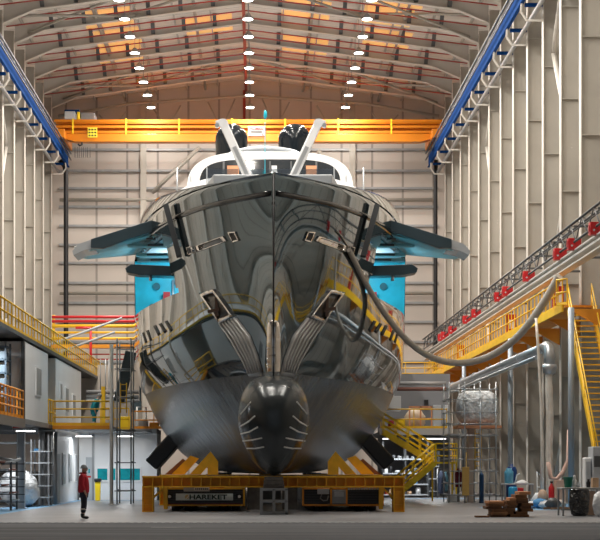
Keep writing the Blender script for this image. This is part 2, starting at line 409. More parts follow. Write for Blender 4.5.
YC = 136.0
t = thing('overhead_crane', 'orange-yellow overhead bridge crane spanning the hall below the roof', 'crane', (XM, YC, 25.9))
def crane():
    x0, x1 = -15.35, 13.9
    for y, (z0, z1) in ((YC, (26.2, 26.8)), (YC+2.6, (26.7, 27.8))):
        g = MB().prism([(x0, z0+.45), (x0+1.6, z0), (x1-1.6, z0), (x1, z0+.45), (x1, z1), (x0, z1)], 'y', y-.45, y+.45)
        g.build('box_girder', CRY, t, .03)
    MB().box(x0, x1, YC+.6, YC+2.1, 27.75, 27.9).build('walkway', CRY, t)
    w = MB()
    for z in (26.95, 27.35, 27.8): w.box(x0, x1, YC-.36, YC-.26, z-.09, z+.09)
    w.build('guard_rail', CRY, t)
    x = x0 + 1.4
    while x < x1:
        MB().box(x-.06, x+.06, YC-.4, YC-.22, 26.76, 27.95).build('guard_post', YELB, t); x += 4.0
    for x in (x0+.55, x1-.55):
        MB().box(x-.35, x+.35, YC-1.6, YC+4, 26.3, 26.95).build('end_carriage', CRY, t, .03)
        for yy in (YC-1.1, YC+3.5):
            MB().tube([(x-.1, yy, 26.5), (x+.1, yy, 26.5)], .22, 14).build('wheel', DGREY, t)
    s = P(92.5, 132, YC-.5)
    p = MB().box(s.x-.36, s.x+.36, YC-.56, YC-.5, s.z-.42, s.z+.34).build('warning_plate', mat('plate_yellow', (.9, .75, .05), .5), t)
    ic = MB()
    for dx in (-.22, 0, .22):
        for dz in (-.27, -.05, .17):
            ic.box(s.x+dx-.06, s.x+dx+.06, YC-.58, YC-.555, s.z+dz-.05, s.z+dz+.05)
    ic.build('pictogram', BLK, p).location = (0, 0, 0)
    # name plate
    a, b = P(248, 126.2, YC-.5), P(264.5, 136, YC-.5)
    pl = MB().box(a.x, b.x, YC-.56, YC-.5, b.z, a.z).build('sign_board', mat('sign_white', (.50, .47, .46), .6), t)
    text('TELSMAN', (a.x+b.x)/2, YC-.60, b.z+.6*(a.z-b.z), .3*(a.z-b.z)*1.2, RED, pl, width=(b.x-a.x)*.84)
    for zz, mm, n, wd in ((.42, DGREY, 8, .66), (.16, RED, 2, .84)):
        for i in range(n):
            xx = (a.x+b.x)/2 + (i-(n-1)/2)*(b.x-a.x)*wd/max(n-1, 1)*.9
            MB().box(xx-.05, xx+.05, YC-.60, YC-.561, b.z+(zz-.07)*(a.z-b.z), b.z+(zz+.07)*(a.z-b.z)).build('blurred_letter', mm, pl)
    hk = P(78, 144, YC-.6)
    MB().tube([(hk.x, YC-.6, hk.z), (hk.x+.12, YC-.6, hk.z-.12), (hk.x+.3, YC-.6, hk.z-.05), (hk.x+.3, YC-.6, hk.z+.12)], .07, 8).build('hook', BLK, t)
    fr_ = MB()
    for i in range(4):
        xx = P(75+i*4.2, 150, YC-.3).x
        for (za, zb) in ((147, 157.5),): fr_.tube([P(75+i*4.2, za, YC-.3), P(75+i*4.2, zb, YC-.3), P(77.5+i*4.2, zb, YC-.3), P(77.5+i*4.2, za, YC-.3)], .025, 5)
    fr_.build('cable_loop', DGREY, t)
def text(txt, x, y, z, size, m, parent, width=None, rot=(PI/2, 0, 0), name='lettering'):
    cu = bpy.data.curves.new(name, 'FONT'); cu.body = txt; cu.size = 1; cu.align_x = 'CENTER'; cu.extrude = .01; cu.offset = .03
    o = bpy.data.objects.new(name, cu); COL.objects.link(o)
    dg = bpy.context.evaluated_depsgraph_get(); me = bpy.data.meshes.new_from_object(o.evaluated_get(dg))
    bpy.data.objects.remove(o); me.materials.clear(); me.materials.append(m)
    w = max(v.co.x for v in me.vertices) - min(v.co.x for v in me.vertices)
    sx = (width / w) if width else size
    for v in me.vertices: v.co.x *= sx; v.co.y *= size; v.co.z *= .6
    o = bpy.data.objects.new(name, me); COL.objects.link(o); o.rotation_euler = rot
    o.parent = parent; o.location = Vector((x, y, z)) - wloc(parent)
    return o
crane()
t = thing('crane_trolley', 'grey hoist trolley with a blue motor standing on the left end of the crane', 'hoist', P(85, 119, YC+.2))
a, b = P(65, 113, YC), P(75.5, 120, YC); MB().box(a.x, b.x, YC-.4, YC+2.4, 27.92, 28.5).build('control_cabinet', LGREY, t, .03)
a, b = P(64, 109, YC), P(79, 113, YC); MB().box(a.x, b.x, YC+.2, YC+2.2, 28.5, 28.75).build('motor', BLUE, t, .03)
a, b = P(80, 112, YC), P(94, 120, YC); MB().box(a.x, b.x, YC+.6, YC+2.6, 27.92, 28.6).build('drum_housing', GREY, t, .03)
a = P(78.5, 115, YC); MB().tube([(a.x, YC-.1, 28.5), (a.x, YC-.1, 27.92)], .12, 8).build('warning_beacon', YELB, t)
# ================================================================ THE YACHT
SX = 0.57                                   # centre line of the yacht
def pchip(xs, ys):
    n = len(xs); h = [xs[i+1]-xs[i] for i in range(n-1)]; d = [(ys[i+1]-ys[i])/h[i] for i in range(n-1)]
    m = [0]*n; m[0] = d[0]; m[-1] = d[-1]
    for i in range(1, n-1):
        if d[i-1]*d[i] <= 0: m[i] = 0
        else:
            w1 = 2*h[i]+h[i-1]; w2 = h[i]+2*h[i-1]; m[i] = (w1+w2)/(w1/d[i-1]+w2/d[i])
    def f(x):
        if x <= xs[0]: return ys[0]
        if x >= xs[-1]: return ys[-1]
        for i in range(n-1):
            if x <= xs[i+1]: break
        t = (x-xs[i])/h[i]; t2 = t*t; t3 = t2*t
        return ys[i]*(2*t3-3*t2+1)+h[i]*m[i]*(t3-2*t2+t)+ys[i+1]*(-2*t3+3*t2)+h[i]*m[i+1]*(t3-t2)
    return f
STEM = 66.0
# breadth curves (half breadth by distance) at five heights
WLc = pchip([66.0,67.0,69,71.2,73.6,78,83,90,100,118,131], [.03,.16,.95,1.9,2.9,4.25,5.3,6.2,6.4,6.2,5.2])
KNc = pchip([66.0,67.0,69.5,73.3,77.8,85,92,100,118,131], [.035,.42,1.85,3.35,4.75,6.15,6.65,6.75,6.5,5.4])
MDc = pchip([66.0,67.0,69.7,72.5,78,85,92,100,118,131], [.035,.62,2.35,3.5,5.0,6.35,6.85,6.9,6.7,5.6])
BWc = pchip([66.0,66.4,67.7,69.7,74.2,78,85,92,100,118,131], [.05,.42,1.46,2.72,4.42,5.3,6.4,6.75,6.85,6.6,5.5])
DKc = pchip([66.0,66.4,67.7,69.7,74.2,78,85,92,100,118,131], [.05,.45,1.54,2.83,4.5,5.35,6.3,6.6,6.7,6.5,5.4])
KEEL = 1.38
def stem(z):
    return STEM if z >= 5 else STEM + (5-z)*.55
def knz(Y): return 7.45 - .06*max(0, Y-66)
def half(Y, z):
    if z >= 5.25:
        kz = knz(Y)
        return pchip([5.25, kz, 9.4, 11.8, 12.5], [WLc(Y), KNc(Y), MDc(Y), BWc(Y), DKc(Y)])(z) if z > kz else \
               WLc(Y) + (KNc(Y)-WLc(Y))*((z-5.25)/(kz-5.25))**.85
    Ye = Y - (stem(z)-STEM); t = max(0, (z-KEEL)/(5.25-KEEL))
    q = min(1, max(0, (Y-67)/24)); e = 1.0*(1-q)**1.6 + .25*q**.7*(1) if q < 1 else .25
    return WLc(max(STEM, Ye)) * (t**e)
def hull_pt(side, Y, z): return Vector((SX + side*half(Y, z), Y, z))
def hull_n(side, Y, z):
    a = hull_pt(side, Y+.05, z) - hull_pt(side, Y-.05, z); b = hull_pt(side, Y, z+.05) - hull_pt(side, Y, z-.05)
    n = a.cross(b).normalized()
    return n if n.x*side > 0 else -n
def hit(u, v):
    """where the sight line of a photo point meets the hull -> (side, Y, z)"""
    Y = STEM + .05
    while Y < 110:
        x = (u-CX)*Y/F - SX; z = EYE + (HY-v)*Y/F
        if abs(x) <= half(Y, z): break
        Y += .04
    return (1 if x > 0 else -1), Y, z
def patch(corners, nu=2, nv=10):
    """rows of points on the hull inside a photo-shaped quad (TL,TR,BR,BL)"""
    tl, tr, br, bl = [Vector(c) for c in corners]; rows = []
    for i in range(nv+1):
        a = tl.lerp(bl, i/nv); b = tr.lerp(br, i/nv); row = []
        for j in range(nu+1):
            p = a.lerp(b, j/nu); s, Y, z = hit(p.x, p.y); row.append((s, Y, z))
        rows.append(row)
    return rows
def shell(mb, rows, out, th):
    pts = [[hull_pt(*q) + hull_n(*q)*out for q in r] for r in rows]
    s, Y, z = rows[0][0]; N = {}
    for r, pr in zip(rows, pts):
        for q, p in zip(r, pr): N[tuple(round(c, 5) for c in p)] = hull_n(*q)
    return mb.solid(pts, lambda p: N[tuple(round(c, 5) for c in p)], th)

def hull_paint():
    m = bpy.data.materials.new('hull_paint'); m.use_nodes = True; nt = m.node_tree; b = nt.nodes['Principled BSDF']
    b.inputs['Base Color'].default_value = (.030, .062, .080, 1); b.inputs['Metallic'].default_value = .85
    b.inputs['Roughness'].default_value = .07; b.inputs['Coat Weight'].default_value = 1; b.inputs['Coat Roughness'].default_value = .02
    b.inputs['Coat IOR'].default_value = 1.55
    tc = nt.nodes.new('ShaderNodeTexCoord'); mp = nt.nodes.new('ShaderNodeMapping'); mp.inputs['Scale'].default_value = (1, .5, .35)
    nt.links.new(tc.outputs['Object'], mp.inputs['Vector'])
    n = nt.nodes.new('ShaderNodeTexNoise'); n.inputs['Scale'].default_value = .55; n.inputs['Detail'].default_value = 1.0
    nt.links.new(mp.outputs[0], n.inputs['Vector'])
    bp = nt.nodes.new('ShaderNodeBump'); bp.inputs['Strength'].default_value = .22; bp.inputs['Distance'].default_value = .06
    nt.links.new(n.outputs['Fac'], bp.inputs['Height'])
    nt.links.new(bp.outputs['Normal'], b.inputs['Normal']); nt.links.new(bp.outputs['Normal'], b.inputs['Coat Normal'])
    return m
HULL = hull_paint()
FOUL = mat('underwater_paint', (.16, .168, .172), .27, .5, .16, .8, bump=.1, bscale=1.5, stretch=(1, 1, .3))
BULBM = mat('bulb_paint', (.035, .042, .045), .22, .25, .2, 1.2, bump=.08, bscale=2)
DOORM = mat('shell_door_edge', (.045, .07, .085), .3, .3, .1, 1)

yacht = thing('yacht', 'large dark grey motor yacht under construction, bow on, resting on yellow gantry beams', 'yacht', (SX, 98, KEEL))
def hull_grid():
    fr = []
    y = 0.0; ts = [0, .05, .15, .3, .5, .75]
    while ts[-1] < 8: ts.append(ts[-1]+.35)
    ts = [t for t in ts if t < 8.4] + [8.5, 9, 9.5, 10, 10.6, 11.2, 12, 12.8, 13.6, 14.4, 15.2, 16, 17, 18, 19, 20, 21.2] + [22.5+i*1.6 for i in range(27)]
    ts.append(65.0)
    return ts
TS = hull_grid()
OPEN = lambda Y, z: (74.3 + max(0, (9.6-z))*(-.8) + max(0, z-10.4)*.9 < Y < 86.0) and 8.75 < z < 11.5
def hull_side(mb, side, zs, skip_open=True):
    V = [[hull_pt(side, stem(z) + t*(131-stem(z))/65.0 if t > 3 else stem(z) + t*(1 if z >= 5 else (131-stem(z))/65.0), z) for t in TS] for z in zs]
    n = len(TS); vs = [p for r in V for p in r]; fs = []
    for i in range(len(zs)-1):
        for j in range(n-1):
            Yc = (V[i][j].y + V[i][j+1].y)/2; zc = (zs[i]+zs[i+1])/2
            if skip_open and OPEN(Yc, zc): continue
            q = (i*n+j, i*n+j+1, (i+1)*n+j+1, (i+1)*n+j)
            fs.append(q if side > 0 else q[::-1])
    mb.add(vs, fs, True)
    return V
h = MB(); zt = [5.25 + i*(1.8/6) for i in range(6)] + [7.05 + i*.2 for i in range(28)]
zt = [z for z in zt if z < 12.45] + [12.5]
for sd in (-1, 1): hull_side(h, sd, zt)
# rounded edge of the bulwark, its inside face and the transom
for sd in (-1, 1):
    rows = [[hull_pt(sd, STEM+t, 12.5) for t in TS], [hull_pt(sd, STEM+t, 12.5)+Vector((-sd*min(.12, half(STEM+t,12.5)*.5), .05, .03)) for t in TS],
            [hull_pt(sd, STEM+t, 12.5)+Vector((-sd*min(.24, half(STEM+t,12.5)*.8), .12, 0)) for t in TS],
            [hull_pt(sd, STEM+t, 11.4)+Vector((-sd*min(.3, half(STEM+t,12.5)*.9), .2, 0)) for t in TS]]
    h.grid(rows, True, sd < 0)
h.add([hull_pt(-1, 131, z) for z in zt] + [hull_pt(1, 131, z) for z in reversed(zt)], [tuple(range(2*len(zt)))])
hull = h.build('topsides', HULL, yacht)
hull['label'] = 'mirror-gloss dark grey painted upper hull'
rise = lambda Y: max(0, min(1.05, .075*(Y-68)))
for sd in (-1, 1):
    cap = MB(); rows = []
    for i in range(5):
        rows.append([Vector((SX+sd*(half(STEM+t, 12.5)+.01-rise(STEM+t)*.3*(i/4)**1.5), STEM+t, 12.47+rise(STEM+t)*i/4)) for t in TS if 1.5 < t < 32])
    rows.append([p + Vector((-sd*.16, .1, .02)) for p in rows[-1]])
    rows.append([p + Vector((-sd*.30, .2, -.7)) for p in rows[-2]])
    cap.grid(rows, True, sd < 0); cap.build('bulwark', HULL, yacht)
u_ = MB(); zb = [KEEL + .002, 1.42, 1.5, 1.62, 1.8, 2.05, 2.4, 2.8, 3.3, 3.8, 4.3, 4.8, 5.25]
for sd in (-1, 1): hull_side(u_, sd, zb, False)
u_.add([hull_pt(-1, 131, z) for z in zb] + [hull_pt(1, 131, z) for z in reversed(zb)], [tuple(range(2*len(zb)))])
uh = u_.build('underwater_hull', FOUL, yacht); uh['label'] = 'satin dark grey lower hull below the waterline'
# decks
d = MB(); n = [t for t in TS if t > .4]
for a, b in zip(n, n[1:]):
    ha, hb = half(STEM+a, 11.6)*.97, half(STEM+b, 11.6)*.97
    d.box(SX-min(ha, hb), SX+min(ha, hb), STEM+a, STEM+b, 11.5, 11.58)
d.build('deck', LGREY, yacht)
# stem bar
MB().tube([(SX, STEM-.01, 12.5), (SX, STEM-.02, 9), (SX, STEM-.02, 5.2)], .035, 8).build('stem_bar', BLK, yacht)
MB().grid([[Vector((SX + .27*math.sin(a)*w, STEM - .22*math.cos(a)*w + .17, z)) for a in [(-1.2+2.4*k/10) for k in range(11)]] for z, w in
   ((7.12, .15), (7.08, .5), (6.98, .8), (6.8, .95), (6.3, 1.0), (5.6, 1.0), (5.2, .95))]).build('stem_plate', CHROME, yacht)['label'] = 'polished steel stem plate above the bulb'

# bulbous bow
def bulb_sec(s):
    """s metres aft of the bulb tip -> (half width, top z, bottom z)"""
    k = math.sqrt(max(0, 1-((2.1-min(s, 2.1))/2.1)**2))
    tail = max(0, (s-3.2)/5.5)
    w = 1.31*k**.8*(1-tail*.15); zt_ = 3.35 + 1.68*k**.9 - tail*1.2; zb_ = 3.0 - 1.62*k**1.1
    return w, zt_, max(zb_, KEEL+.01)
b = MB(); rows = []
for s in [0, .02, .06, .12, .22, .36, .55, .8, 1.1, 1.5, 1.9, 2.4, 3, 4, 5, 6.2, 7.5]:
    w, zt_, zb_ = bulb_sec(s); r = []
    zc = zb_ + (zt_-zb_)*.56
    for k in range(33):
        a = -PI/2 + 2*PI*k/32
        ca, sa = math.cos(a), math.sin(a)
        if sa >= 0: x = w*math.copysign(abs(ca)**.62, ca); z = zc + (zt_-zc)*sa
        else: x = w*math.copysign(abs(ca)**(1.15), ca) * (1 - .06*abs(sa)); z = zc - (zc-zb_)*abs(sa)**(1.15)
        r.append(Vector((SX+x, 63.7+s, z)))
    rows.append(r)
b.grid(rows, True)
bulb = b.build('bulbous_bow', BULBM, yacht); bulb['label'] = 'near-black glossy bulbous bow at the foot of the stem'
# pale draught strips around the bulb shoulders
def bulb_hit(u, v):
    Y = 63.7
    while Y < 71:
        x = (u-CX)*Y/F - SX; z = EYE+(HY-v)*Y/F; w, a, c_ = bulb_sec(Y-63.7); zc = c_+(a-c_)*.56
        if c_ < z < a:
            if z > zc: sa = (z-zc)/(a-zc); xm = w*(math.sqrt(max(0, 1-sa*sa)))**.62
            else: sa = ((zc-z)/(zc-c_))**(1/1.15); xm = w*(math.sqrt(max(0, 1-sa*sa)))**1.15*(1-.06*sa)
            if abs(x) <= xm: break
        Y += .02
    return Vector((SX+x, Y-.015, z))
S5 = [((241, 414), (246, 408), (251, 402)), ((241, 426), (248, 422), (255, 416)), ((241, 434), (249, 432), (258, 427)), ((243, 441), (252, 440), (262, 438)), ((247, 448.5), (255, 448.5), (264, 447))]
for side in (0, 1):
    for q in S5:
        pts = []
        for (a, b_) in zip(q, q[1:]):
            for k in range(4): pts.append((a[0]+(b_[0]-a[0])*k/4, a[1]+(b_[1]-a[1])*k/4))
        pts.append(q[-1])
        if side: pts = [(547.8-p[0], p[1]) for p in pts]
        st = MB().tube([bulb_hit(*p) for p in pts], .028, 6).build('pale_strip', mat('pale_strip_paint', (.62, .62, .60), .4), bulb)
# thruster tunnel ring seams
# dark mooring slot band below the bulwark, with chrome openings
for sd in (-1, 1):
    rows = []
    for z in (11.64, 11.74, 11.84): rows.append([(sd, STEM+.04+t, z) for t in [i*.35 for i in range(35)]])
    m_ = MB(); shell(m_, rows, .004, .02); band = m_.build('bulwark_slot', mat('slot_gloss', (.006, .007, .008), .12), yacht)
# fairleads, recessed slots
def ringed(corners, mouth, name, label=None, fr=.25, th=.06):
    c = Vector((sum(q[0] for q in corners)/4, sum(q[1] for q in corners)/4))
    f = MB(); inner = [tuple(Vector(q).lerp(c, fr)) for q in corners]
    for i in range(4):
        j = (i+1) % 4
        shell(f, patch((corners[i], corners[j], inner[j], inner[i]), 4, 2), .0, th)
    o = f.build(name, CHROME, yacht)
    if label: o['label'] = label
    g = MB(); shell(g, patch(inner, 4, 4), .0, .02); g.build('opening', mouth, o)
    return o
MIR = lambda pts, c=542.0: [(c-p[0], p[1]) for p in pts]
fl1 = [(229, 232), (236, 231.5), (240, 240.5), (233.5, 242.5)]
ringed(fl1, BLK, 'fairlead'); ringed(MIR(fl1, 543), BLK, 'fairlead')
sl1 = [(196, 246), (224, 236), (228, 241), (198, 252)]
ringed(sl1, mat('slot_shadowless_grey', (.1, .11, .12), .2, .5), 'mooring_slot', fr=.2); ringed(MIR(sl1, 542), CHROME, 'mooring_slot', fr=.2)
sq = [(187, 247), (192, 246), (194, 253), (189, 255)]
ringed(sq, BLK, 'roller_fairlead'); ringed(MIR(sq, 541), BLK, 'roller_fairlead')
# anchor pockets and ribbed chutes
pk = [(201, 293), (215, 289), (235, 316), (221, 323)]
for side in (0, 1):
    q = pk if not side else [(327.5+13, 293), (328, 289), (309, 318), (323, 323)]
    q = q if not side else [(343, 292), (329, 289.5), (308, 317), (322, 323)]
    o = ringed(q, mat('pocket_dark', (.02, .018, .016), .3), 'anchor_pocket', 'polished anchor pocket with a dark mouth', .22, .10)
    c = Vector((sum(p[0] for p in q)/4, sum(p[1] for p in q)/4)); s_, Y_, z_ = hit(c.x, c.y)
    p0 = hull_pt(s_, Y_, z_) + hull_n(s_, Y_, z_)*.05
    a = MB(); a.bar(p0 + Vector((0, 0, .42)), p0 - Vector((0, 0, .42)), .12, .1).bar(p0 + Vector((-.34, 0, -.25)), p0 + Vector((.34, 0, -.1)), .16, .12)
    a.build('anchor', mat('brown_bronze', (.16, .10, .07), .35, .6), o)
    L = [(219, 323.5), (231, 341), (243, 362), (250, 377)]; R = [(237, 317.5), (251, 336), (259, 357), (263.5, 376)]
    if side: L, R = MIR(R, 543), MIR(L, 543)
    plate = MB()
    for i in range(3):
        shell(plate, patch((L[i], R[i], R[i+1], L[i+1]), 4, 5), .0, .03)
    ch = plate.build('anchor_chute', mat('chute_grey', (.34, .35, .36), .3, .6), yacht); ch['label'] = 'ribbed steel rubbing plate below the anchor pocket'
    for k in range(6):
        f_ = (k+.5)/6; pts = []
        for i in range(3):
            for t in (0, .25, .5, .75):
                a = Vector(L[i]).lerp(Vector(L[i+1]), t); b2 = Vector(R[i]).lerp(Vector(R[i+1]), t); w = a.lerp(b2, f_); pts.append(w)
        MB().tube([hull_pt(*hit(*w)) + hull_n(*hit(*w))*.05 for w in pts], .035, 6).build('rib', mat('rib_steel', (.52, .53, .54), .35, .5), ch)
# louvre slits
for q in (((153.5, 326), (156, 325), (160.5, 334), (158.5, 336)), ((159, 324), (161.5, 323), (167, 331.5), (165, 333.5)), ((165, 321.5), (167.5, 320.5), (173, 330), (171, 332)), ((146.5, 331), (148.5, 330), (152, 340), (150.5, 341.5)), ((142.5, 333), (144, 332), (147, 342), (145.8, 343.5))):
    for side in (0, 1):
        c_ = list(q) if not side else [(541-q[1][0], q[1][1]), (541-q[0][0], q[0][1]), (541-q[3][0], q[3][1]), (541-q[2][0], q[2][1])]
        m_ = MB(); shell(m_, patch(c_, 1, 4), .0, .02); m_.build('louvre', mat('slot_black', (.006, .007, .008), .6), yacht)

# open shell bays: teal lined garages behind the missing doors
for sd in (-1, 1):
    x = lambda a: SX + sd*a
    t = MB(); t.box(x(2.6), x(2.7), 73.6, 86.4, 8.6, 11.5); t.build('bay_lining', CYAN, yacht)['label'] = 'bright cyan lined garage inside the hull opening'
    MB().prism([(x(2.6), 8.6)] + [(x(half(85.8, z)-.02), z) for z in (8.6, 9.2, 9.8, 10.4, 11, 11.5)] + [(x(2.6), 11.5)], 'y', 85.8, 85.9).build('bay_bulkhead', CYAN, yacht)
    f2 = MB()
    for (a, b2) in ((73.6, 78), (78, 82), (82, 85.8)): f2.box(x(2.6), x(min(half(a, 8.75), half(b2, 8.75))-.03), a, b2, 8.6, 8.7)
    f2.build('bay_floor', CYAN, yacht)
    for k, (yy) in enumerate((77, 80, 83)):
        MB().box(x(2.7), x(3.1), yy, yy+.18, 8.7, 11.4).build('frame_rib', TEAL, yacht)
    for (a, zc) in ((3.4, 9.2), (4.2, 9.6), (5.6, 9.3), (4.4, 10.5), (5.4, 10.3)):
        MB().tube([(x(a), 85.65, zc), (x(a), 85.8, zc)], .17, 14).build('hatch_ring', mat('ring_dark_teal', (.01, .12, .16), .5), yacht)
    a = x(4.9); MB().box(a-.16, a+.16, 85.3, 85.6, 9.5, 10.0).build('red_box', RED, yacht)
    for (a, za) in ((3.6, 10.9), (4.6, 10.6)):
        MB().tube([(x(a), 85.5, za), (x(a), 85.5, 8.9)], .06, 8).build('bay_pipe', GALV, yacht)
    l = bpy.data.lights.new('bay_work_light', 'POINT'); l.energy = 1200; l.color = (.75, .95, 1); l.shadow_soft_size = .25
    lo = bpy.data.objects.new('bay_work_light', l); COL.objects.link(lo); lo.parent = yacht; lo.location = Vector((x(4.0), 82, 11.0)) - wloc(yacht)
    MB().box(x(4.0)-.3, x(4.0)+.3, 81.9, 82.1, 11.15, 11.25).build('bay_lamp', WHT, yacht)
# folded-out doors, props and lower doors
def door(sd):
    x = lambda a: SX + sd*a
    nm = 'left' if sd < 0 else 'right'
    sl = MB()      # forward edge beam
    A = [(5.0, 12.3), (7.72, 11.45), (7.72, 11.08), (7.2, 11.06), (5.0, 11.8)]
    sl.prism([(x(a), z) for a, z in A], 'y', 77.0, 77.35)
    e = sl.build('shell_door', DOORM, yacht, .02); e['label'] = 'dark edge of the shell door folded out to the %s' % nm
    pn = MB(); lo = [(4.6, 77.35, 11.80), (7.7, 77.35, 11.05), (8.7, 79.6, 11.0), (8.3, 81.5, 11.1), (6.6, 85.5, 11.75), (4.9, 86.3, 12.1)]
    up = [(a, b, c+.38) for a, b, c in lo]; n = len(lo)
    pn.add([(x(a), b, c) for a, b, c in lo] + [(x(a), b, c) for a, b, c in up], [tuple(range(n)), tuple(range(n, 2*n))] + [(i, (i+1)%n, n+(i+1)%n, n+i) for i in range(n)])
    pn.build('door_lining', TEAL, e)['label'] = 'pale teal primed underside of the folded-out door'
    sk = MB(); sk.add([(x(a), b, c+.02) for a, b, c in up] + [(x(a), b, c+.07) for a, b, c in up], [tuple(range(n)), tuple(range(n, 2*n))] + [(i, (i+1)%n, n+(i+1)%n, n+i) for i in range(n)])
    sk.build('door_skin', WHG, e)
    tp = MB().prism([(x(7.6), 11.1), (x(8.1), 11.0), (x(8.5), 10.8), (x(8.55), 10.98), (x(8.3), 11.28), (x(7.6), 11.52)], 'y', 77.35, 79.4); tp.build('door_tip', mat('tip_silver', (.55, .58, .6), .2, .4), e)
    for i, (z, a0, a1, yy) in enumerate(((11.45, 4.2, 6.3, 79), (11.15, 4.3, 6.0, 80), (10.85, 4.1, 5.9, 79.4), (10.6, 4.3, 6.5, 81), (11.6, 4.2, 5.2, 78))):
        MB().box(x(a0), x(a1), yy, yy+.5, z-.07, z+.06).build('hinge_arm', TEAL, e)
        MB().tube([(x(a0+.3), yy-.12, z), (x(a0+1.2), yy-.12, z-.03)], .05, 8).build('hydraulic_ram', DGREY, e)
    # lower door seen edge on
    yl = 75.6
    lw = MB().prism([(x(2.9), 9.75), (x(3.2), 10.1), (x(5.9), 10.22), (x(6.15), 10.05), (x(6.1), 9.88), (x(5.6), 9.78), (x(3.6), 9.7)], 'y', yl, yl+1.1)
    l_ = lw.build('lower_door', DOORM, yacht, .02); l_['label'] = 'dark narrow lower door standing out on the %s' % nm
    MB().tube([(x(5.1), yl+.3, 9.8), (x(5.1), yl+.3, 9.55)], .07, 8).build('latch', GALV, l_)
    # prop leaning against the bulwark
    q1 = hit(172 if sd < 0 else 371, 207); q2 = hit(184 if sd < 0 else 358, 256)
    MB().bar(hull_pt(*q1)+hull_n(*q1)*.25+Vector((0, 0, .1)), hull_pt(*q2)+hull_n(*q2)*.2, .22, .2, (0, 1, 0)).build('door_prop', mat('prop_dark', (.025, .03, .035), .35), yacht)
for sd in (-1, 1): door(sd)

# foredeck trunk, house, wheelhouse
MB().prism([(SX-2.3, 69.5), (SX+2.3, 69.5), (SX+3.2, 76), (SX+3.2, 84), (SX-3.2, 84), (SX-3.2, 76)], 'z', 11.58, 13.0).build('foredeck_trunk', LGREY, yacht, .05)
def arch(mb, hw, z0, z1, rad, y0, y1, power=2.6, lean=0.0, n=28):
    front, back = [], []
    for k in range(n+1):
        a = PI*k/n; ca, sa = math.cos(a), math.sin(a)
        px = SX + hw*math.copysign(abs(ca)**(2/power), ca); pz = z0 + (z1-z0)*abs(sa)**(2/power)
        front.append(Vector((px, y0 + lean*(pz-z0), pz))); back.append(Vector((px, y1, pz)))
    N = n+1
    mb.add(front + back, [tuple(range(N)), tuple(range(N, 2*N))[::-1]])
    mb.add(front + back, [(i, i+1, N+i+1, N+i) for i in range(n)], True)
    mb.add([front[0], front[-1], back[-1], back[0]], [(0,1,2,3)])
m_ = MB(); arch(m_, 5.25, 11.6, 15.55, 1, 84, 108, 3.2, .3); m_.build('deckhouse', WHG, yacht)['label'] = 'white rounded deckhouse'
for sd in (-1, 1):
    MB().tube([(SX+sd*4.3, 83.0, 13.6), (SX+sd*4.3, 83.0, 15.5)], .04, 6).build('stanchion', GALV, yacht)
    continue
    rr = [(SX+sd*5.7, 82, 13.3), (SX+sd*5.5, 83, 14.1), (SX+sd*5.0, 84.1, 14.75), (SX+sd*4.2, 84.5, 15.15)]
    MB().tube(rr, .30, 12, True, .22).build('coaming', WHG, yacht)
m_ = MB(); arch(m_, 3.95, 14.6, 16.75, 1, 85.3, 99, 3.2, .25); wh = m_.build('wheelhouse', WHG, yacht); wh['label'] = 'white wheelhouse with a rounded brow'
m_ = MB(); arch(m_, 3.35, 14.7, 16.32, 1, 85.15, 85.6, 4.0, .22); gl = m_.build('window_band', TGLASS, wh); gl['label'] = 'dark wraparound wheelhouse window'
for (x, w) in ((-2.2, .09), (-1.0, .06), (0, .06), (1.0, .06), (2.2, .09)):
    MB().bar((SX+x, 85.12, 14.75), (SX+x, 85.42, 16.2), w, .06, (0, 1, 0)).build('mullion', DGREY, wh)
for (x, w, cc) in ((-1.75, .55, PINK), (1.95, .5, PINK), (.2, .25, WHT)):  # salmon and white patches: window reflections put into the colour
    MB().box(SX+x-w/2, SX+x+w/2, 85.1, 85.16, 15.2 if cc is PINK else 15.5, 15.95).build('window_reflection', cc, wh)
# glass screen before the wheelhouse
for i in range(4):
    a, b2 = -2.85 + i*1.43, -2.85 + (i+1)*1.43 - .05
    MB().box(SX+a, SX+b2, 82.0, 82.03, 14.2, 15.28).build('glass_screen', CLEAR, yacht)
MB().prism([(SX-3.1, 82.06), (SX+3.1, 82.06), (SX+3.1, 84.2), (SX-3.1, 84.2)], 'z', 12.9, 14.25).build('screen_plinth', LGREY, yacht, .04)
for s_ in (-1, 1):
    MB().box(SX+s_*2.9-.03, SX+s_*2.9+.03, 81.97, 82.06, 14.2, 15.35).build('screen_post', GALV, yacht)
# radar roof hoop and side pillars
hp = [(SX-.25 + 1.75*math.cos(PI*k/16), 87+0*k, 16.72 + .42*math.sin(PI*k/16)) for k in range(17)]
MB().tube(hp, .07, 8).build('roof_hoop', GALV, yacht)
m_ = MB(); arch(m_, 1.9, 16.6, 17.12, 1, 87.2, 91, 2.2, 0); m_.build('roof_dome', mat('roof_dome_grey', (.35, .38, .4), .12, .3, coat=1), yacht)
# satellite domes
for px, nm in ((231.5, 'left'), (294.5, 'right')):
    x = (px-CX)*95/F
    prof = [(.55, 16.3), (.74, 17.0), (.80, 17.3), (.86, 18.9)] + [(.86*math.cos(a), 18.95+.86*math.sin(a)*1.0) for a in [i*PI/2/10 for i in range(1, 10)]] + [(.02, 19.79)]
    MB().lathe((x, 95, 0), [(r, z) for r, z in prof], 28).build('satellite_dome', BLKG, yacht)['label'] = 'black glossy satellite dome on the %s' % nm
MB().box(-2.6, 3.2, 93.8, 96.4, 16.0, 16.6).build('dome_platform', WHG, yacht, .08)
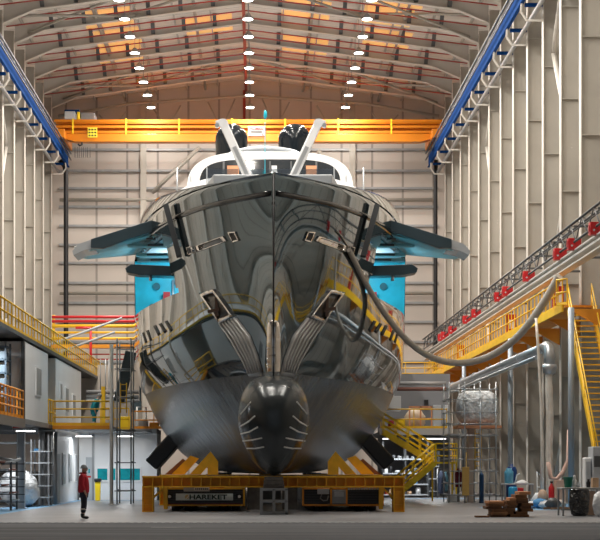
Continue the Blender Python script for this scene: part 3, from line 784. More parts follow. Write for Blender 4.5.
# foredeck arms
for sd, top, bot in ((-1, (223.5, 124), (252, 186)), (1, (318, 124), (289, 186))):
    a, b2 = P(*bot, 73.0), P(*top, 73.4)
    arm = MB().bar(a, b2, .34, .30, (0, 1, 0)).build('deck_arm', WHG, yacht, .04)
    arm['label'] = 'white slanting box arm rising from the foredeck, %s one' % ('left' if sd < 0 else 'right')
    d_ = (b2-a).normalized()
    MB().tube([b2+Vector((0, -.18, 0)), b2+Vector((0, .18, 0))], .19, 16).build('arm_head', WHG, arm)
    MB().tube([b2+Vector((sd*.26, -.14, -.06)), b2+Vector((sd*.26, .14, -.06))], .09, 12).build('sheave', GALV, arm)
    MB().bar(b2+Vector((0, 0, .13)), b2+Vector((sd*.3, 0, .03)), .2, .08, (0, 1, 0)).build('arm_lip', WHG, arm)
    n_ = Vector((0, -1, 0)); s1 = a.lerp(b2, .12) + n_*.17; s2 = a.lerp(b2, .62) + n_*.17
    MB().bar(s1, s2, .15, .03, (0, 1, 0)).build('arm_groove', mat('groove_grey', (.42, .44, .46), .3, .4), arm)
    MB().box(a.x-.3, a.x+.3, 72.7, 73.5, 12.98, 13.12).build('arm_base', GALV, arm)
MB().tube([P(265, 178, 74.5), P(265, 122, 74.5)], .018, 6).build('aerial', CYAN, yacht)
MB().lathe(P(265.3, 116, 74.5), [(.0, .25), (.06, .2), (.08, 0), (.0, -.18)], 8).build('aerial_head', CYAN, yacht)
for u, hh in ((233, 8), (346, 8)):
    MB().tube([P(u-42 if u < 300 else u, 182, 80), P(u-42 if u < 300 else u, 172, 80)], .03, 6).build('deck_light', GALV, yacht)
# stabiliser fins
for sd in (-1, 1):
    f = MB(); 
    a = P(270+sd*95, 440, 84); b2 = P(270+sd*118, 466, 84)
    f.bar(P(270+sd*90, 434, 90), P(270+sd*118, 465, 90), .74, 2.6, (0, 1, 0))
    fo = f.build('stabiliser_fin', mat('fin_black', (.02, .022, .025), .35, .1), yacht, .08); fo['label'] = 'black stabiliser fin on the %s bilge' % ('left' if sd < 0 else 'right')
# ================================================================ CRADLE, BEAMS, TRAILERS
def X(u, Y): return (u-CX)*Y/F
def Z(v, Y): return EYE + (HY-v)*Y/F
def gantry(y, nm):
    t = thing('gantry_beam', 'ribbed yellow gantry beam on two legs under the yacht, %s' % nm, 'beam', (SX, y, 0))
    x0, x1 = SX-4.95, SX+4.97
    b = MB().box(x0, x1, y, y+.9, 1.30, 1.36).box(x0, x1, y, y+.9, .93, .98).box(x0, x1, y+.4, y+.45, .98, 1.30)
    b.build('box_beam', GANT, t)
    r = MB(); n = 27
    for i in range(n+1):
        xx = x0+.03+(x1-x0-.06)*i/n; r.box(xx-.018, xx+.018, y+.03, y+.87, .98, 1.30)
    r.build('rib_plate', GANT, t)
    for s, xa in ((1, x0), (-1, x1)):
        g = MB().box(xa, xa+s*.42, y+.2, y+.24, .0, .93).box(xa, xa+s*.04, y, y+.8, 0, .93).box(xa+s*.38, xa+s*.42, y, y+.8, 0, .93).box(xa-.0, xa+s*.42, y-.02, y+.84, .0, .04)
        for z in (.25, .5, .75): g.box(xa, xa+s*.42, y+.05, y+.2, z, z+.03)
        g.build('leg', GANT, t)
        k = MB().bar((xa+s*.42, y+.3, .55), (xa+s*.85, y+.3, .93), .08, .1, (0,1,0)).box(xa+s*.8, xa+s*.95, y+.2, y+.5, .1, .93)
        k.build('knee_brace', GANT, t)
    return t
gantry(68.0, 'nearest the bow'); gantry(80.0, 'farther aft behind the trailers')
for s, nm in ((-1, 'left'), (1, 'right')):
    x = lambda a: SX + s*a
    t = thing('hull_cradle', 'yellow peaked hull cradle with a slanted strut on the beam, %s of the keel' % nm, 'cradle', (x(3), 69.0, 1.36))
    U = lambda u: x((273-u)/26.4)
    V = lambda v: EYE+(HY-v)/26.4+.02
    MB().prism([(U(u), V(v)) for u, v in ((189.5, 475), (210.5, 452), (218, 462), (218, 475), (207.5, 475), (207.5, 467), (200.5, 475))], 'y', 68.15, 68.45).build('peak_plate', GANT, t)
    MB().prism([(U(u), V(v)) for u, v in ((171, 475), (190, 456), (198.5, 459), (184, 475))], 'y', 68.5, 68.8).build('slanted_strut', GANT, t)
    MB().prism([(U(u), V(v)) for u, v in ((164, 475), (182, 459), (186, 462), (172, 475))], 'y', 68.85, 69.1).build('rear_strut', mat('rust_brown_paint', (.20, .07, .03), .6), t)
tag(MB().box(SX-2.6, SX+2.6, 71.6, 72.2, 0.98, 1.375).build('filler_beam', mat('old_timber', (.13, .12, .11), .8, 0, .3, 4)), 'added dark filler beam under the keel, behind the front gantry beam', 'beam')  # added beam, darkens the see-through gap under the hull
for s_, nm in ((-1, 'left'), (1, 'right')):
    tag(MB().box(SX+s_*.7-.3, SX+s_*.7+.3, 71.7, 72.1, 0, .975).build('filler_block', mat('old_timber', (.13, .12, .11), .8, 0, .3, 4)), 'dark timber block carrying the %s end of the added filler beam' % nm, 'block')
def trailer(xa, xb, nm, banner):
    t = thing('heavy_transporter', ('low dark transporter carrying a lettered banner, under the left side of the bow' if banner else 'low orange-framed transporter with dark grilles, under the right side of the bow'), 'transporter', ((xa+xb)/2, 69.2, 0))
    MB().box(xa, xb, 69.3, 79.5, .28, .86).build('body', DGREY, t)
    f = MB()
    for z in (.20, .84): f.box(xa, xb, 69.2, 69.3, z, z+.07)
    cols = (xa, xa+.42, xb-.42, xb) if False else ((xa, xb) if banner else (xa, xa+1.08, xa+1.68, xb))
    for c_ in cols: f.box(c_-.035, c_+.035, 69.2, 69.3, .2, .91)
    f.build('frame', ORG if not banner else GANT, t)
    g = MB()
    for i in range(9): g.box(xa+.05, xb-.05, 69.26, 69.3, .28+i*.062, .31+i*.062)
    g.build('grille', BLK, t)
    n = 5
    for i in range(4):
        for j in range(n):
            pass
    for yy in (70.2, 72.0, 73.8, 75.6, 77.4):
        for xx in (xa+.35, xa+.85, xb-.85, xb-.35):
            MB().tube([(xx-.14, yy, .21), (xx+.14, yy, .21)], .21, 14).build('wheel', BLK, t)
    if banner:
        bn = MB().box(xa+.42, xb-.42, 69.12, 69.19, .42, .68).build('banner', mat('banner_grey', (.72, .80, .80), .5), t)
        text('HAREKET', (xa+xb)/2+.14, 69.11, .462, .25, mat('letter_green', (.01, .05, .05), .5), bn, width=1.45)
        e = Vector((xa+.85, 69.11, .55)); MB().tube([e, e+Vector((0, .01, 0))], .085, 14).build('emblem', mat('emblem_gold', (.7, .55, .25), .5), bn)
        MB().bar(e+Vector((-.03, -.01, -.07)), e+Vector((.09, -.01, .07)), .03, .01, (0,1,0)).build('emblem_stroke', WHT, bn)
        for xx in (xa+.18, xb-.18):
            l = MB().box(xx-.13, xx+.13, 69.14, 69.2, .47, .66).build('head_light', BLK, t); MB().tube([(xx, 69.1, .565), (xx, 69.14, .565)], .06, 12).build('lens', WHT, l)
        p = MB().box(xa+.72, xa+1.72, 69.05, 69.1, .76, .96).build('label_plate', mat('plate_grey', (.42, .40, .38), .5), t)
        MB().box(xa+1.12, xa+1.7, 69.03, 69.045, .79, .93).build('label_panel', mat('plate_pale', (.7, .66, .6), .5), p)
        mk = MB()
        for i in range(7): mk.box(xa+1.17+i*.072, xa+1.215+i*.072, 69.015, 69.028, .825, .895)
        mk.build('label_marks', DGREY, p)
        MB().box(xa+.1, xb-.1, 69.15, 69.25, .26, .30).build('red_bumper_strip', mat('dull_red_strip', (.16, .02, .015), .5), t)
        MB().box(xb-1.5, xb-.75, 69.05, 69.1, .90, .97).build('red_label', RED, t)
    else:
        c_ = MB().box(xa+1.12, xa+1.64, 69.1, 69.22, .3, .82).build('control_panel', GREY, t, .01)
        MB().box(xa+1.2, xa+1.56, 69.07, 69.1, .56, .74).build('display', LGREY, c_)
        MB().box(xa+.55, xa+1.0, 69.05, 69.2, .66, .86).build('junction_box', LGREY, t)
        MB().tube([(xa+.72, 69.1, .66), (xa+.66, 69.08, .5), (xa+.78, 69.08, .4), (xa+.92, 69.08, .42), (xa+.98, 69.1, .6)], .025, 6).build('cable', GREY, t)
        k = MB()
        for i in range(12): k.box(xb-1.35+i*.1, xb-1.28+i*.1, 69.05, 69.15, .82, .9)
        k.build('terminal_strip', LGREY, t)
trailer(X(165, 69.2), X(244, 69.2), 'left', True); trailer(X(303, 69.2), X(383, 69.2), 'right', False)
for y, nm in ((64.4, 'front'),):
    t = thing('keel_stand', 'grey steel box-frame keel stand with wooden blocks under the bulb', 'stand', (SX, 65.2, 0))
    f = MB(); x0, x1, y0, y1 = SX-.5, SX+.5, 64.5, 66.0
    for xx in (x0, SX-.05, x1-.1):
        for yy in (y0, y1-.1): f.box(xx, xx+.1, yy, yy+.1, 0, .93)
    for z in (0, .42, .85):
        f.box(x0, x1, y0, y0+.1, z, z+.09); f.box(x0, x1, y1-.1, y1, z, z+.09)
        for xx in (x0, x1-.1): f.box(xx, xx+.1, y0, y1, z, z+.09)
    f.build('frame', GREY, t, .01)
    for i, (w, za, zb_) in enumerate(((.38, .94, 1.08), (.36, 1.08, 1.22), (.33, 1.22, 1.36))):
        MB().box(SX-w, SX+w, 64.7, 65.9, za, zb_-.006).build('timber_block', mat('old_timber', (.13, .12, .11), .8, 0, .3, 4), t, .01)
for i in range(4):
    y = 84 + i*9
    for s in (-1, 0, 1):
        if s == 0: o = MB().box(SX-.5, SX+.5, y, y+1.4, 0, 1.37)
        else: o = MB().box(SX+s*2.6-.4, SX+s*2.6+.4, y, y+1, 0, 1.37)
        tag(o.build('support_block', DGREY), 'dark support block under the keel line, far back beneath the yacht', 'block', 'support blocks beneath the yacht')

# ================================================================ RAILINGS, STAIRS, SCAFFOLDS
def railing(pts, label, m=YEL, h=1.1, step=1.3, rails=(.55, 1.1), post=.05, name='railing', toe=True):
    pts = [Vector(p) for p in pts]
    t = thing(name, label, 'railing', (pts[0]+pts[-1])/2)
    for i, rz in enumerate(rails):
        MB().tube([p + Vector((0, 0, rz)) for p in pts], post*.75, 6).build('top_rail' if rz == max(rails) else 'mid_rail', m, t)
    if toe:
        tb = MB()
        for a, b in zip(pts, pts[1:]): tb.bar(a+Vector((0,0,.07)), b+Vector((0,0,.07)), .02, .13)
        tb.build('toe_board', m, t)
    for a, b in zip(pts, pts[1:]):
        n = max(1, round((b-a).length/step))
        for k in range(n+1):
            if k == 0 and a is not pts[0]: continue
            p = a.lerp(b, k/n); MB().box(p.x-post/2, p.x+post/2, p.y-post/2, p.y+post/2, p.z, p.z+h).build('post', m, t)
    return t
def stairs(a, b, width, wdir, label, m=YELB, n=12, h=1.0, rails=(.35, .68, 1.0), treads=None):
    """a: top, b: foot of the near stringer; wdir: unit vector across"""
    a, b, w = Vector(a), Vector(b), Vector(wdir)*width
    t = thing('staircase', label, 'stairs', (a+b)/2 - Vector((0,0,abs(a.z-b.z)/2)))
    for o in (Vector(), w):
        MB().bar(a+o, b+o, .06, .28).build('stringer', m, t)
        for r in rails:
            MB().tube([a+o+Vector((0,0,r)), b+o+Vector((0,0,r))], .03, 6).build('hand_rail', m, t)
        for k in range(5):
            p = a.lerp(b, k/4)+o; MB().box(p.x-.025, p.x+.025, p.y-.025, p.y+.025, p.z, p.z+h).build('post', m, t)
    d = (b-a); hd = Vector((d.x, d.y, 0)).normalized()*.13
    for k in range(n):
        p = a.lerp(b, (k+.6)/n); c_ = p + w/2
        e1, e2 = p-hd, p+w+hd
        MB().box(min(e1.x, e2.x), max(e1.x, e2.x), min(e1.y, e2.y), max(e1.y, e2.y), p.z-.02, p.z+.03).build('tread', treads or m, t)
    return t
def scaffold(x0, x1, y0, y1, zs, label, m=GALV, nx=1, r=.035, ztop=None, boards=True):
    t = thing('scaffold_tower', label, 'scaffold', ((x0+x1)/2, (y0+y1)/2, 0)); top = ztop or zs[-1]+.6
    xs = [x0+(x1-x0)*i/nx for i in range(nx+1)]
    for x in xs:
        for y in (y0, y1): MB().tube([(x, y, 0), (x, y, top)], r, 8).build('upright', m, t)
    for z in zs:
        l = MB().tube([(x0-.12, y0, z), (x1+.12, y0, z)], r*.8, 6).tube([(x0-.12, y1, z), (x1+.12, y1, z)], r*.8, 6)
        for x in xs: l.tube([(x, y0-.1, z+.05), (x, y1+.1, z+.05)], r*.8, 6)
        l.build('ledger', m, t)
    return t

# ---- right wall gallery with its bus duct, lattice truss and red boxes
t = thing('wall_gallery', 'yellow steel gallery deck along the right wall', 'gallery', (13.6, 105, 8.3))
MB().box(12.95, 14.38, 76.5, 143, 8.5, 8.58).build('deck_plate', ORG, t)
MB().box(12.9, 12.98, 76.5, 143, 8.3, 8.6).build('edge_beam', YEL, t)
for Y in FR[:13]:
    MB().prism([(12.95, 8.3), (14.38, 8.3), (14.38, 7.5)], 'y', Y-.06, Y+.06).build('bracket', ORG, t)
railing([(12.95, 76.6, 8.58), (12.95, 138, 8.58)], 'long yellow railing of the gallery on the right wall', step=1.1)
for Yp, nm in ((74.3, 'nearest, just left of the yellow stairs'), (92.2, 'middle one'), (113, 'far one')):
    tag(MB().tube([(12.93, Yp, 0), (12.93, Yp, 8.28)], .13, 12).build('gallery_post', mat('blue_grey_post', (.30, .35, .40), .4, .2)), 'blue-grey tubular post under the right gallery, %s' % nm, 'post')
t = thing('bus_duct', 'pale cable duct with a dark lattice truss running along the right wall above the gallery', 'duct', (13.2, 100, 10.4))
MB().box(13.0, 13.35, 58, 142, 10.36, 10.44).box(13.0, 13.35, 58, 142, 10.6, 10.66).box(13.3, 13.34, 58, 142, 10.44, 10.6).build('tray', mat('tray_pale', (.62, .60, .57), .4, .2), t)
MB().box(13.05, 13.45, 58, 142, 10.1, 10.16).build('lower_channel', STEELL, t)
MB().tube([(13.0, 58, 10.95), (13.0, 142, 10.95)], .05, 6).tube([(13.0, 58, 11.75), (13.0, 142, 11.75)], .055, 6).tube([(13.35, 58, 11.75), (13.35, 142, 11.75)], .05, 6).tube([(13.0, 58, 11.4), (13.0, 142, 11.4)], .03, 6).build('chord', DGREY, t)
w = MB()
y = 58.0; k = 0
while y < 141:
    w.tube([(13.0, y, 11.75 if k % 2 else 10.95), (13.0, y+1.3, 10.95 if k % 2 else 11.75)], .03, 5); w.tube([(13.0, y, 11.75), (13.35, y+.6, 11.75)], .02, 5); y += 1.3; k += 1
w.build('lattice', DGREY, t)
for Y in FR[1:15]:
    for z in (10.45, 11.75): MB().bar((13.2, Y, z), (14.4, Y, z), .09).build('wall_arm', DGREY, t)
RB = [(593, 224), (571, 240), (557, 250.5), (526, 274.5), (505, 289.5), (497, 296), (474, 313), (465, 319.5), (450.5, 330), (443, 337.5), (440, 339)]
proto = None
for i, (u, v) in enumerate(RB):
    Y = 12.9*F/(u-CX)
    def mk(Y):
        t = thing('switch_box', 'square red tap-off box hanging on the cable duct, %s' % ['first and biggest at the near end'][0], 'box', (12.92, Y, 10.65), 'red boxes on the cable duct')
        MB().box(12.76, 13.0, Y-.2, Y+.2, 10.62, 11.12).box(12.95, 13.3, Y-.18, Y+.18, 10.62, 11.12).build('housing', RED, t, .015)
        MB().box(12.73, 12.76, Y-.12, Y+.12, 10.75, 11.0).build('cover', mat('dark_red', (.38, .01, .012), .4), t)
        MB().tube([(12.9, Y-.24, 10.8), (12.9, Y-.2, 10.8)], .04, 8).build('switch_knob', LGREY, t)
        return t
    if proto is None: proto = mk(Y); Y0p = Y; b = proto
    else: b = dup(proto, (0, Y-Y0p, 0))
    b['label'] = 'red box on the right cable duct, %s' % ['nearest of all', 'second from the near end', 'third from the near end', 'fourth from the near end', 'fifth from the near end', 'sixth from the near end', 'seventh from the near end', 'eighth from the near end', 'ninth from the near end', 'last but one towards the back wall', 'farthest, by the back wall'][i]
for u, nm in ((559, 'near the stair head'), (512, 'by the middle of the gallery'), (461, 'towards the back')):
    Y = 14.1*F/(u-CX+18); z0 = 8.6
    Y = 14.0*F/(u-CX)
    t = thing('fire_point', 'tall red fire hose cabinet on the right gallery, %s' % nm, 'cabinet', (13.95, Y, 8.6))
    MB().box(13.7, 14.2, Y-.2, Y+.2, 8.59, 10.1).build('cabinet', RED, t, .02)
    MB().box(13.8, 14.1, Y-.22, Y-.2, 9.3, 9.8).build('door_label', WHT, t)
# stair from the gallery towards the viewer
stairs((13.15, 76.5, 8.5), (13.15, 68.3, .15), 1.02, (1, 0, 0), 'steep yellow staircase dropping from the right gallery towards the viewer', YEL, 34, 1.0, (.5, 1.0))
railing([(12.75, 76.9, 8.58), (13.1, 76.3, 8.58)], 'short yellow railing piece at the head of the near stairs', step=.8)
MB_ = MB().box(13.0, 14.38, 76.2, 77.6, 8.46, 8.54).build('stair_landing', ORG); tag(MB_, 'orange-edged landing plate at the head of the near stairs', 'platform')
# silver ducts under the gallery, elbow and hanging plastic sleeve
t = thing('extraction_duct', 'silver extraction duct running below the right gallery to an elbow', 'duct', (12.6, 100, 6.6))
MB().tube([(12.55, 78.4, 6.95), (12.55, 131, 6.85)], .20, 16).build('duct_tube', GALV, t)
MB().tube([(12.2, 79, 6.5), (12.2, 134, 6.4)], .09, 10).build('side_pipe', GALV, t)
Y = 78.4
for i in range(9): MB().tube([(12.55, 80+i*6, 6.95), (12.55, 80.12+i*6, 6.95)], .225, 16).build('duct_collar', GALV, t)
MB().tube([(12.55, Y, 6.95), (12.6, Y-.35, 6.85), (12.62, Y-.45, 6.5), (12.62, Y-.45, 6.1)], .24, 14).build('elbow', GALV, t)
MB().lathe((12.62, Y-.45, 5.7), [(.3, .45), (.34, .3), (.26, .05), (.16, 0)], 14).build('nozzle', GALV, t)
sl = MB(); rows = []
for i in range(30):
    z = 5.72 - i*(5.70/29); r = []
    for k in range(17):
        a = 2*PI*k/16; rr = .155*(1+.10*math.sin(5*a+z)+.05*math.sin(z*9)); r.append(Vector((12.62+rr*math.cos(a)+.02*math.sin(z*2), Y-.45+rr*math.sin(a), z)))
    rows.append(r)
sl.grid(rows, True); tag(sl.build('plastic_sleeve', PLAST), 'milky plastic sleeve hanging straight down from the duct elbow', 'hose')
tag(MB().tube([P(536, 318, 77.6), P(538, 345, 77.6), P(541, 400, 77.6), P(542, 450, 77.6), (X(541, 77.6), 77.6, .05)], .06, 8).build('loose_hose', PLAST), 'thin beige hose hanging beside the milky plastic sleeve', 'hose')
tag(MB().tube([P(548, 462, 77), P(551, 478, 77), P(557, 479, 77), P(563, 472, 77), P(568, 460, 77.3), P(569, 430, 77.5)], .09, 8).build('looped_hose', mat('salmon_hose', (.68, .46, .38), .5)), 'salmon hose hanging in a loop to the right of the plastic sleeve', 'hose')
for i, (u, z) in enumerate(((541, 0), )):
    pass
# the big hose from the yacht
def fore(u, v, Y): return min(Y, hit(u, v)[1]-.35) if u < 398 else Y
hp = [(349, 250, 73.2), (357, 266, 73.6), (366, 284, 74.2), (378, 304, 75), (392, 324, 76), (408, 342, 77), (427, 356, 78), (448, 363, 79), (470, 363, 79.5), (492, 356, 79.5), (513, 342, 79), (530, 323, 78.4), (545, 301, 78), (555, 284, 77.6), (559, 276, 77.4)]
pts = [P(q[0], q[1], fore(*q)) for q in hp]
def smooth(pts, k=2):
    for _ in range(k):
        n = [pts[0]]
        for a, b in zip(pts, pts[1:]): n += [a.lerp(b, .25), a.lerp(b, .75)]
        pts = n + [pts[-1]]
    return pts
tag(MB().tube(smooth(pts), .10, 12, True, .19).build('ventilation_hose', HOSE), 'thick grey-brown hose sagging from the yacht bow up to the right gallery', 'hose')
tag(MB().tube([*[P(u, v, hit(u, v)[1]-.12) for u, v in ((349, 249), (346, 243), (342, 237), (337, 231))]], .03, 6).build('thin_cable', HOSE), 'thin line running from the hose end up over the right bow plating', 'cable')

def strip_glow(x, y, z, length, watt):
    l = bpy.data.lights.new('strip_glow', 'AREA'); l.shape = 'RECTANGLE'; l.size = length; l.size_y = .12; l.energy = watt; l.color = (.95, .98, 1)
    lo = bpy.data.objects.new('strip_glow', l); COL.objects.link(lo); lo.location = (x, y, z); return lo
def tube_light(x, y, ztop, z, length, label, watt):
    t = thing('strip_light', label, 'lamp', (x, y, z))
    MB().box(x-length/2, x+length/2, y-.07, y+.07, z, z+.05).build('lit_tube', mat('strip_lit', (1, .98, .95), .5, emit=12), t)
    MB().box(x-length/2, x+length/2, y-.1, y+.1, z+.05, z+.1).build('lamp_housing', LGREY, t)
    for e in (-.35, .35): MB().box(x+e*length-.01, x+e*length+.01, y-.01, y+.01, z+.1, ztop).build('hanger', GREY, t)
    g = strip_glow(x, y, z-.02, length, watt); g.parent = t; g.location = (0, 0, -.02)
# ---- back of the hall: cross walkways
t = thing('cross_walkway', 'yellow cross walkway behind the yacht at the right end', 'walkway', (10.6, 125, 7.4))
MB().box(7.6, 12.9, 125, 126.4, 7.55, 7.62).box(7.6, 12.9, 124.9, 125, 7.3, 7.75).build('deck_plate', ORG, t)
railing([(7.6, 125, 7.75), (12.9, 125, 7.75)], 'yellow railing on the cross walkway right of the yacht', step=1.4, h=1.2, rails=(.45, .82, 1.2))
YW = 112.0
t = thing('pipe_bridge', 'bank of red and yellow horizontal bars crossing behind the yacht on the left', 'bridge', (-9, YW, 9))
for v, m_, r in ((317, RED, .09), (321.3, RED, .09), (326, YEL, .11), (332.5, YEL, .07), (338.5, YEL, .08)):
    MB().tube([(X(52, YW), YW, Z(v, YW)), (-6.6, YW, Z(v, YW))], r, 8).build('cross_bar', m_, t)
MB().box(X(52, YW), -6.6, YW-.1, YW+.6, Z(348, YW), Z(344.5, YW)).build('deck_beam', ORG, t)
MB().tube([(X(53.5, YW), YW+.1, Z(385, YW)), (X(53.5, YW), YW+.1, Z(315, YW))], .09, 8).build('yellow_post', YEL, t)
MB().tube([(X(91, YW), YW-.2, Z(385, YW)), (X(91, YW), YW-.2, Z(328, YW))], .08, 8).tube([(X(76, YW), YW-.2, Z(328, YW)), (X(91, YW), YW-.2, Z(328, YW))], .08, 8).build('red_pipe', RED, t)
for v in (354, 359): MB().tube([(X(66, YW), YW+.3, Z(v, YW)), (-6.6, YW+.3, Z(v, YW))], .05, 6).build('thin_red_pipe', REDP, t)
for a, b, nm in (((46, 346), (122, 318), 'upper'), ((60, 352), (115, 332), 'lower')):
    tag(MB().tube([P(*a, 98), P(*b, 98)], .07, 6).build('steel_rope', LGREY), 'thin pale slanting pole crossing the left gallery end, %s one' % nm, 'pole')

# ================================================================ LEFT SIDE BUILDINGS
XS = -9.3
# roof gallery on the cabins
t = thing('roof_gallery', 'yellow-edged walkway deck on top of the left cabins', 'walkway', (-10, 88, 6.6))
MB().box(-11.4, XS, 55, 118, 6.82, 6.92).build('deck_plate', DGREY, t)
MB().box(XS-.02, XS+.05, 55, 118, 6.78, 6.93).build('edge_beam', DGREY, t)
railing([(XS, 56, 6.92), (XS, 117.8, 6.92)], 'long yellow railing on top of the left cabins', step=1.0, rails=(.5, .95), h=.97)
tag(MB().box(-15.8, -11.4, 55, 118, 6.72, 6.9).build('cabin_roof', LGREY), 'flat grey roof slab behind the left walkway', 'roof')
def wall_window(t, y0, y1, z0, z1, n=2):
    f = MB().box(XS-.01, XS+.05, y0-.06, y1+.06, z0-.06, z1+.06).build('window_frame', WHT, t)
    w_ = (y1-y0)/n
    for i in range(n): MB().box(XS+.05, XS+.06, y0+i*w_+.05, y0+(i+1)*w_-.05, z0, z1).build('pane', mat('dull_pane', (.35, .37, .38), .3), f)
t = thing('upper_cabin', 'white panelled cabin on the left mezzanine with one narrow double window', 'cabin', (-12.5, 75.6, 3.55))
MB().box(-15.8, XS, 71.6, 79.7, 3.6, 6.7).build('shell', WHT, t)
MB().box(XS-.02, XS+.03, 71.55, 79.75, 3.42, 3.62).build('sill_beam', GREY, t)
MB().box(XS-.1, XS+.04, 71.4, 71.6, 3.6, 6.7).build('corner_post', DGREY, t)
wall_window(t, 75.2, 76.9, 4.75, 5.85)
t = thing('tall_cabin', 'tall white two-storey cabin behind the person in red, with narrow windows', 'cabin', (-12.5, 88.6, 0))
MB().box(-15.8, XS, 82.7, 94.6, 0, 6.7).build('shell', WHT, t)
for (y0, y1, z0, z1) in ((84.3, 85.1, 4.9, 5.6), (86.6, 88.0, 4.4, 5.5), (90, 91.3, 4.3, 5.3), (85.4, 86.6, .9, 2.3), (88.4, 89.6, 1.0, 2.3), (91.2, 92.2, 1.0, 2.3)):
    wall_window(t, y0, y1, z0, z1, 1)
MB().box(XS, XS+.05, 83.0, 84.2, .02, 2.3).build('door', LGREY, t)
MB().box(-11.2, -9.32, 82.6, 82.7, 2.4, 3.3).build('fascia', GREY, t)
# mezzanine
t = thing('mezzanine', 'grey steel mezzanine deck on the left with a dark edge', 'platform', (-12.5, 65, 3.3))
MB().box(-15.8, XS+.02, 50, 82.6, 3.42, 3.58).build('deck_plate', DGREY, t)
MB().box(XS-.1, XS+.06, 50, 71.5, 3.25, 3.6).build('edge_beam', mat('brown_grey', (.20, .18, .16), .5), t)
for yy in (71.0, 79.3): MB().box(-15.6, -9.7, yy, yy+.2, 3.15, 3.4).build('cross_beam', GREY, t)
railing([(XS, 55, 3.6), (XS, 71.3, 3.6)], 'orange railing on the left mezzanine beside the dark racks', ORG, step=.9, rails=(.4, .75, 1.1))
railing([(XS, 79.9, 3.6), (XS, 82.5, 3.6)], 'short yellow railing piece between the two white cabins', YEL, step=.8)
def post(x, y, z1, m, nm, r=.13, name='steel_post'):
    p = MB().box(x-r, x+r, y-.02, y+.02, 0, z1).box(x-r, x-r+.03, y-r, y+r, 0, z1).box(x+r-.03, x+r, y-r, y+r, 0, z1).box(x-r*1.6, x+r*1.6, y-r*1.6, y+r*1.6, 0, .03)
    tag(p.build(name, m), nm, 'post')
post(-9.65, 73.3, 3.15, LGREY, 'grey steel post under the left mezzanine, in front of the plastic-wrapped pile', .16)
post(-9.7, 80.9, 3.3, GREY, 'grey steel post between the ladder rack and the tall cabin', .12)
tag(MB().tube([(-9.3, 81.9, 0), (-9.3, 81.9, 3.3)], .17, 14).build('shiny_pipe', GALV), 'shiny vertical duct pipe beside the tall cabin corner', 'pipe')
tag(MB().tube([(X(111.5, 80.6), 80.6, 0), (X(111.5, 80.6), 80.6, 7.2)], .085, 10).tube([(X(111.5,80.6), 80.6, 0), (X(111.5,80.6), 80.6, .03)], .16, 10).build('tall_post', STEELL), 'tall beige pole at the corner of the yellow-railed platform', 'post')
# dark rack with grey-blue bins
t = thing('storage_rack', 'tall blue-grey rack of bins on the left mezzanine', 'rack', (-10.4, 70.2, 3.6))
f = MB()
for xx in (-11.3, -10.55, -9.8):
    for yy in (69.6, 70.9): f.box(xx, xx+.07, yy, yy+.07, 3.6, 6.55)
for i in range(6): f.box(-11.3, -9.72, 69.6, 70.97, 3.75+i*.52, 3.80+i*.52)
f.build('frame', mat('rack_blue', (.10, .15, .20), .5), t)
for i in range(5):
    for j in range(4):
        MB().box(-11.2+j*.37, -10.9+j*.37, 69.65, 70.7, 3.81+i*.52, 4.08+i*.52+random.uniform(0, .08)).build('bin', mat('bin_grey', (.20, .27, .33), .5), t, .015)
for i, (y, x, zz, m_) in enumerate(((66.6, -10.6, .55, WOODL), (67.2, -9.75, .45, WOODL), (68.4, -10.2, .5, PINK))):
    tag(MB().box(x-.28, x+.28, y-.3, y+.3, 3.6, 3.6+zz*1.6).build('carton', m_, None, .01), 'brown carton on the left mezzanine behind the orange railing, %s' % ['farthest left', 'tallest near the rail', 'nearest the rack'][i], 'box')
tag(MB().box(-9.9, -9.82, 65.9, 66.0, 3.6, 6.6).box(-9.9, -9.82, 66.4, 66.5, 3.6, 6.6).build('yellow_upright', YEL), 'pair of yellow uprights at the left edge of the mezzanine', 'post')
tube_light(-10.6, 68.6, 6.75, 6.35, 1.1, 'strip light under the left roof gallery above the racks', 500)
# ground floor: ladder rack, wrapped pile, pipe rack
tag(MB().box(-15.6, -9.9, 81.8, 81.95, 1.5, 3.3).build('salmon_wall', mat('salmon_sheet', (.80, .66, .56), .7, 0, .06, .7)), 'salmon sheet wall at the back of the bay under the mezzanine', 'wall')
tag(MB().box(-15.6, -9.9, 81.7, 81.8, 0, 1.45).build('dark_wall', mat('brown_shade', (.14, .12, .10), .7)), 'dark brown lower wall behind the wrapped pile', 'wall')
for v, nm in ((443, 'upper'), (463, 'lower')):
    tag(MB().tube([(-15.5, 79, Z(v, 79)), (-9.9, 79, Z(v, 79))], .05, 8).build('pipe_rail', LGREY), 'pale horizontal pipe under the left mezzanine, %s one' % nm, 'pipe')
tag(MB().tube([(-15.5, 76, Z(427, 76)), (-9.9, 76, Z(427, 76))], .05, 8).build('red_pipe', REDP), 'red pipe under the left mezzanine deck', 'pipe')
tube_light(-9.9, 76.7, 3.42, 3.2, .8, 'small strip light under the left mezzanine beam', 150)
tube_light(-12.5, 74.5, 3.42, 3.2, 1.2, 'strip light under the left mezzanine, behind the bar rack', 500)
t = thing('ladder_rack', 'tall grey shelf rack standing between the wrapped pile and the tall cabin', 'rack', (-9.75, 79.2, 0))
f = MB()
for xx in (-9.85, -9.5, -9.1):
    for yy in (78.2, 79.4): f.box(xx-.035, xx+.035, yy-.035, yy+.035, 0, 2.9 if xx < -9.2 else 3.1)
f.build('upright', GREY, t)
for i in range(5):
    MB().box(-9.9, -9.05, 78.15, 79.45, .35+i*.5, .40+i*.5).build('shelf', LGREY, t)
MB().box(-9.75, -9.5, 78.3, 78.7, 2.41, 2.5).build('blue_cloth', mat('cloth_blue', (.08, .28, .55), .8), t)
b = MB(); rnd = random.Random(3)
